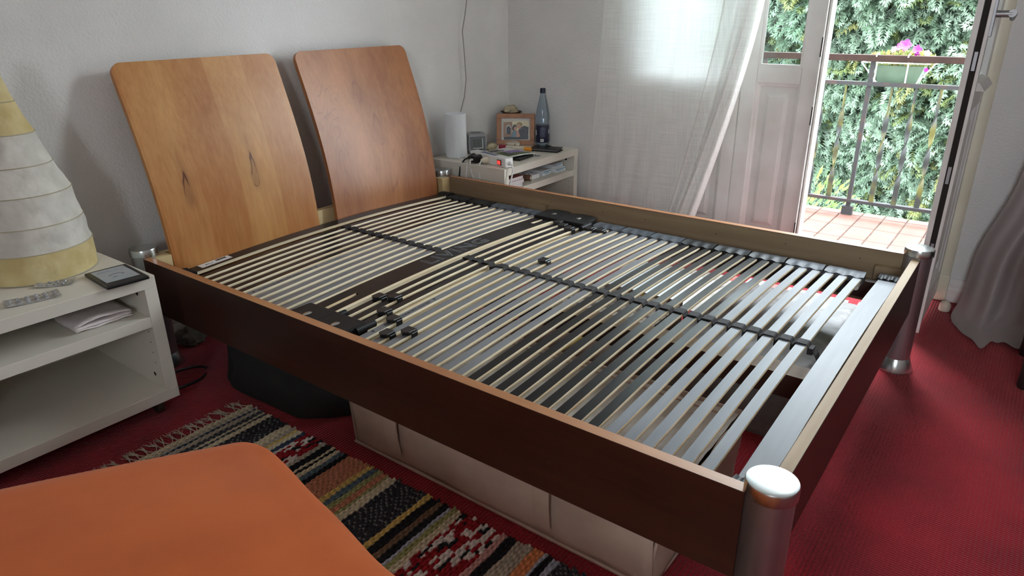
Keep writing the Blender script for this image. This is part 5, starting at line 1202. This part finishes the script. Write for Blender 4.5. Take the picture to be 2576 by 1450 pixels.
for k, (w, lab, m) in enumerate(((0.0, 'white paperback at the bottom of the little shelf stack', 'bookw'), (0.012, 'white paperback in the middle of the little shelf stack', 'bookw'), (0.004, 'dark red covered paperback on top of the little shelf stack', 'bookcover'))):
    loc = (1.685 + w, -0.225, ZS + 0.0185 * k); r = thing('paperback', lab, 'book', loc, 'paperbacks on the shelf')
    MB().box((-0.06, -0.085, 0.0015), (0.0585, 0.083, 0.0165)).build('pages', 'bookw', r)
    MB().box((-0.0605, -0.086, 0.0), (0.060, 0.084, 0.0015)).box((-0.0605, -0.086, 0.0165), (0.060, 0.084, 0.018)).box((-0.0605, 0.083, 0), (0.06, 0.0845, 0.018)).build('cover', m, r)
blob((1.93, -0.12, 0.0925), (0.10, 0.10, 0.05), 0.25, 2.0, 'bagcloth', 'pouch', 'dark cloth pouch at the bottom of the right nightstand', 'pouch', 3.0, flat=0.1)
r = thing('paper_bag', 'small brown bag with looped handle in the lower right nightstand', 'bag', (2.10, -0.24, 0.0925))
MB().box((-0.05, -0.025, 0.0), (0.05, 0.025, 0.11)).build('bag_body', 'kraft', r, bev=0.004)
MB().tube([(-0.025, -0.026, 0.10), (-0.018, -0.028, 0.128), (0.0, -0.028, 0.138), (0.018, -0.028, 0.128), (0.025, -0.026, 0.10)], 0.0022, 6).build('handle', 'kraft', r, smooth=True)
# cable running up the head wall
pts = [(1.838, YW - 0.012, 0.10), (1.836, YW - 0.012, 0.60), (1.836, YW - 0.016, 0.67), (1.858, YW - 0.026, 0.74), (1.872, YW - 0.030, 0.83), (1.868, YW - 0.028, 0.95), (1.862, YW - 0.024, 1.07), (1.885, YW - 0.026, 1.15), (1.902, YW - 0.026, 1.22), (1.90, YW - 0.018, 1.6), (1.90, YW - 0.008, 2.6)]
tag(MB(pts[0]).tube(pts, 0.0028, 8).build('wall_cable', 'wirecable', smooth=True), 'thin grey cable running up the head wall above the cylinder lamp', 'cable')

# ================================================================== curtains
def curtain_left():
    O = (2.19, -0.8, 0.0); r = thing('curtain', 'white sheer curtain swept aside in front of the glazed door', 'curtain', O)
    zt, zb_ = 2.55, 0.035
    def yl(z): return -0.475 + 0.075 * max(0, (1.2 - z) / 1.2) ** 1.2
    def yr(z):
        if z > 1.2: return -1.262 - 0.10 * (z - 1.2)
        return -1.262 + 0.232 * ((1.2 - z) / 1.02) ** 1.25
    def fn(u, v):
        z = zb_ + (zt - zb_) * v; y = yl(z) + (yr(z) - yl(z)) * (u if u < .8 else .8 + (u - .8) * 1.0)
        f = 0.012 * math.sin(u * 2 * PI * 3.1 + 0.6 * math.sin(u * 9)) * (0.4 + .6 * v) + 0.004 * math.sin(u * 2 * PI * 8 + 1.3)
        if u > 0.78: f += -0.022 * math.sin((u - .78) / .22 * 2 * PI * 2.5) - 0.012
        return (2.155 + f + 0.01 * nz(u * 5, v * 3, 2), -2.33 + (y + 2.33) * 0.987, z)
    MB(O).grid(fn, 160, 50).build('cloth', 'sheer', r, smooth=True)
    # gathered edge fold hanging in front along the swept side
    def fn2(u, v):
        z = zb_ + (zt - zb_) * v; w = 0.085 if z > 1 else 0.085 + 0.03 * (1 - z); y = yr(z) + w * (1 - u) - 0.012
        f = 0.014 * math.sin(u * 2 * PI * 2.1 + .5)
        return (2.118 + f, -2.33 + (y + 2.33) * 0.987, z)
    MB(O).grid(fn2, 28, 40).build('gathered_fold', 'sheer', r, smooth=True)
curtain_left()
def curtain_right():
    O = (2.10, -2.5, 0.0); r = thing('curtain', 'curtain with shade toned into its grey cloth, hanging right of the open door, hem on carpet', 'curtain', O)
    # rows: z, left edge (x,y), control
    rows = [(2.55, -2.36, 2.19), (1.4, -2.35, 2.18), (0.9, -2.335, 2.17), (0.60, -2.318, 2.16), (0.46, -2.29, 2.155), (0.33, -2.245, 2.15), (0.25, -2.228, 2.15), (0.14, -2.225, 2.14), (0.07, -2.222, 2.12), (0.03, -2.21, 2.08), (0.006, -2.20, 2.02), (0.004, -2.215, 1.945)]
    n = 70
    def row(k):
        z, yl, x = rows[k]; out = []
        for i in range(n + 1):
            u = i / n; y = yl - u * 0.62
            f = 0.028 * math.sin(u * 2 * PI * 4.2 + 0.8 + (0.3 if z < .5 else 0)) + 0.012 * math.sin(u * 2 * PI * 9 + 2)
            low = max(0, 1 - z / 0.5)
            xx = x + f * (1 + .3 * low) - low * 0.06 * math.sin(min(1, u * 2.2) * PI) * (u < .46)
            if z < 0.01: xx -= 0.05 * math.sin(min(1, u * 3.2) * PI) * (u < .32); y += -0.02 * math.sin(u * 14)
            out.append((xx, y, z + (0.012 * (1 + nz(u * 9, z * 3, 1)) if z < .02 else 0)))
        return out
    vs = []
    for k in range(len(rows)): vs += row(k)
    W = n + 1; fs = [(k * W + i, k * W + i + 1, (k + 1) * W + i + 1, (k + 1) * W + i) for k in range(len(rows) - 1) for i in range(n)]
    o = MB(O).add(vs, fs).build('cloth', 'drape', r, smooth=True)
    sb = o.modifiers.new('s', 'SUBSURF'); sb.levels = 1; sb.render_levels = 1
curtain_right()
tag(MB((2.19, -1.4, 2.56)).tube([(2.19, 0.1, 2.56), (2.19, -3.2, 2.56)], 0.012, 12).build('curtain_rod', 'steel', smooth=True), 'steel curtain rod running above the balcony door', 'curtain rod')
tag(MB((2.145, -2.166, 0.0)).lathe([(0.020, 0.0), (0.022, 0.006), (0.021, 0.028), (0.014, 0.038), (0.004, 0.041)], (2.150, -2.172, 0), 24).build('door_stop', 'tubew', smooth=True), 'round rubber door stop on the carpet against the open door', 'door stop')
# dark furniture leg at the right edge
CO = (1.72, -2.72, 0); r = thing('armchair', 'dark stained chair whose leg shows at the right edge of the photo', 'chair', CO)
for x, y in ((1.86, -2.462), (1.58, -2.47), (1.86, -2.95), (1.58, -2.95)):
    MB(CO).lathe([(0.018, 0.0), (0.022, 0.01), (0.020, 0.06), (0.024, 0.12), (0.026, 0.34)], (x, y, 0), 16).build('leg', 'darkfurn', r, smooth=True)
MB(CO).box((1.55, -2.99, 0.33), (1.89, -2.44, 0.42)).build('seat', 'darkfurn', r, bev=0.02, seg=3)
MB(CO).box((1.55, -2.99, 0.42), (1.89, -2.94, 0.80)).build('backrest', 'darkfurn', r, bev=0.02, seg=3)

# ================================================================== rag rug
def rug():
    O = (-0.24, -1.3, 0.0); r = thing('rag_rug', 'striped rag rug with red and white blocks and pale fringe beside the bed', 'rug', O)
    rd = random.Random(21)
    K = {'bk': (42, 42, 44), 'dk': (58, 58, 62), 'ch': (74, 76, 80), 'cr': (206, 194, 164), 'wh': (216, 208, 198), 'ye': (206, 176, 104), 'gr': (176, 166, 148), 'bl': (62, 72, 92), 'sl': (92, 108, 116), 'pk': (196, 150, 142), 'or': (206, 134, 88), 'rd': (148, 36, 42), 'ol': (156, 156, 104), 'lb': (168, 172, 184), 'br': (120, 96, 76), 'sa': (188, 128, 98)}
    seq = [('cr', 2), ('gr', 2), ('bl', 1), ('gr', 2), ('ch', 2), ('cr', 1), ('ch', 1), ('cr', 2), ('dk', 9), ('cr', 3), ('gr', 2), ('ye', 1), ('cr', 2), ('bl', 2), ('RW', 9), ('gr', 2), ('bk', 3), ('cr', 1), ('bk', 1), ('cr', 2), ('sl', 2), ('bk', 2), ('sa', 9), ('ye', 2), ('sl', 2), ('ol', 2), ('sa', 2), ('ol', 1), ('cr', 3), ('dk', 12), ('ye', 2), ('bk', 3), ('br', 2), ('bk', 2), ('lb', 1), ('ol', 2), ('cr', 2), ('RW', 14), ('pk', 2), ('bk', 3), ('gr', 5), ('or', 3), ('lb', 1), ('bk', 2), ('lb', 2), ('dk', 12), ('cr', 2), ('gr', 3), ('ol', 2), ('rd', 3), ('bk', 3), ('cr', 3), ('sl', 3), ('RW', 12), ('bk', 4), ('ye', 3), ('dk', 12), ('or', 3), ('gr', 6), ('cr', 3), ('bk', 6)]
    rows = [k for k, n in seq for _ in range(n)]
    nx = 124; V = []; F = []; C = []; y = -0.500; ph = 0.0089
    for ri, k in enumerate(rows):
        if y < -2.03: break
        hgt = ph * rd.uniform(0.85, 1.2); ex0, ex1 = rd.uniform(-.006, .006), rd.uniform(-.006, .006)
        yc = y - hgt / 2; base = len(V); segs = []
        cur = None; left = 0
        for i in range(nx + 1):
            u = i / nx; x = -0.545 + ex0 + (0.560 + ex1 - ex0) * u
            x += 0.03 * (y + 0.5) * 0.0
            w = 0.0012 * math.sin(u * 37 + ri * 1.7) + 0.0022 * nz(u * 6, ri * 0.15, 4)
            prof = (0.72, 0.95, 1.0, 0.95, 0.72) 
            hb = 0.0072 + (0.0016 if (i // 2 + ri) % 2 else -0.0014)
            for q, z in ((-.5, 0.2), (-.3, .85), (0, 1.0), (.3, .85), (.5, 0.2)):
                V.append((x, yc + w + q * hgt, 0.001 + hb * z))
            if k == 'RW':
                if left <= 0: cur = rd.choices(['rd', 'wh', 'bk'], [0.52, 0.36, 0.12])[0]; left = rd.choice([3, 5, 6, 8])
                left -= 1; kk = cur
            else: kk = k
            c = K[kk]; g = 1.25 * rd.uniform(0.86, 1.08) * (0.75 if (i // 2 + ri) % 2 else 1.0)
            if kk in ('dk', 'ch') and (i + 2 * ri) % 4 == 0 and rd.random() < .7: c = (128, 126, 122)
            for _ in range(5): C.append((lin(c[0]) * g, lin(c[1]) * g, lin(c[2]) * g, 1))
        for i in range(nx):
            for q in range(4):
                a = base + i * 5 + q; F.append((a, a + 1, a + 6, a + 5))
        y -= hgt * 0.96
    mb = MB(O); mb.add(V, F); o = mb.build('woven_rows', 'yarn', r, smooth=False); o['kind'] = 'stuff'
    at = o.data.color_attributes.new('dye', 'FLOAT_COLOR', 'POINT'); at.data.foreach_set('color', np.array(C, dtype=np.float32).reshape(-1))
    for k in range(22):
        x = -0.535 + k * 0.0255 + rd.uniform(-.003, .003); t = MB(O)
        kx, ky = x + rd.uniform(-.008, .008), -0.478 + rd.uniform(-.003, .004)
        for s in (-1, 1): t.tube([(x + s * 0.009, -0.500, 0.004), (kx, ky, 0.006)], 0.0016, 4)
        t.tube([(kx, ky - .003, 0.006), (kx, ky + .004, 0.006)], 0.0035, 6)
        for s in range(9):
            ex = kx + rd.gauss(-0.004, 0.009); ey = ky + rd.uniform(0.022, 0.040)
            t.tube([(kx, ky, 0.005), ((kx + ex) / 2 + rd.gauss(0, .002), (ky + ey) / 2, rd.uniform(.003, .010)), (ex, ey, rd.uniform(.0015, .008))], 0.0009, 3)
        t.build('tassel', 'fringe', r)
    r.rotation_euler = (0, 0, math.radians(1.0))
rug()
# ================================================================== orange mattress
def mattress():
    C0 = Vector((-0.43, -1.20, 0.39)); LP = Vector((-0.80, -1.115, 0.455)); RP = Vector((-0.548, -1.72, 0.405))
    dl = (LP - C0); dl = dl / dl.length; drr = (RP - C0); drr = drr / drr.length
    O = (-1.1, -1.9, 0); r = thing('mattress', 'mattress in a stretched orange fitted sheet in the foreground', 'mattress', O)
    W, L = 1.5, 1.9
    R = 0.08
    def surf(u, v):
        # u across (0 = right edge .. 1 = left), v along (0 = back edge .. 1 = near camera side)
        return C0 + dl * (u * W) + drr * (v * L)
    def fn(s, t):
        # parametrize a rounded cushion: s,t in 0..1 with border strips for the sides
        def edge(a):
            k = 0.16
            if a < k: q = a / k; return 0.0, 1 - q
            if a > 1 - k: q = (a - 1 + k) / k; return 1.0, q
            return (a - k) / (1 - 2 * k), 0.0
        u, du = edge(s); v, dv = edge(t)
        p = surf(u, v); d = max(du, dv)
        # rounded shoulder
        iu = -1 if s < .5 else 1; iv = -1 if t < .5 else 1
        ang = min(1, d / 0.45) * PI / 2
        out = math.sin(ang) * R; down = (1 - math.cos(ang)) * R
        if d > 0.45: down = R + (d - 0.45) / 0.55 * (p.z - R - 0.018)
        if du > 0 and dv > 0:
            n = Vector((iu * du, iv * dv, 0)).normalized()
            vec = dl * (n.x * out) + drr * (n.y * out)
        elif du > 0: vec = dl * (iu * out)
        elif dv > 0: vec = drr * (iv * out)
        else: vec = Vector((0, 0, 0))
        p = p + vec - Vector((0, 0, down)) - (dl * 0 + drr * 0)
        if d > 0.0:
            k_ = min(1.0, max(0.0, (v - 0.12) * 5)); w = (0.022 * math.sin(v * 60 + down * 9 + 2.2 * math.sin(v * 17)) * k_ + 0.004 * math.sin((v * 8.0 + u * 6.0) * 5 + down * 16)) * min(1, d * 2.2)
            if du > 0: p += dl * (iu * w)
            else: p += drr * (iv * w)
        p.z += -0.010 * math.exp(-((u * W) ** 2 + (v * L) ** 2) / 0.02) + 0.004 * nz(p.x * 3, p.y * 3, 0)
        return p
    MB(O).grid(fn, 110, 120).build('fitted_sheet', 'orange', r, smooth=True)
mattress()
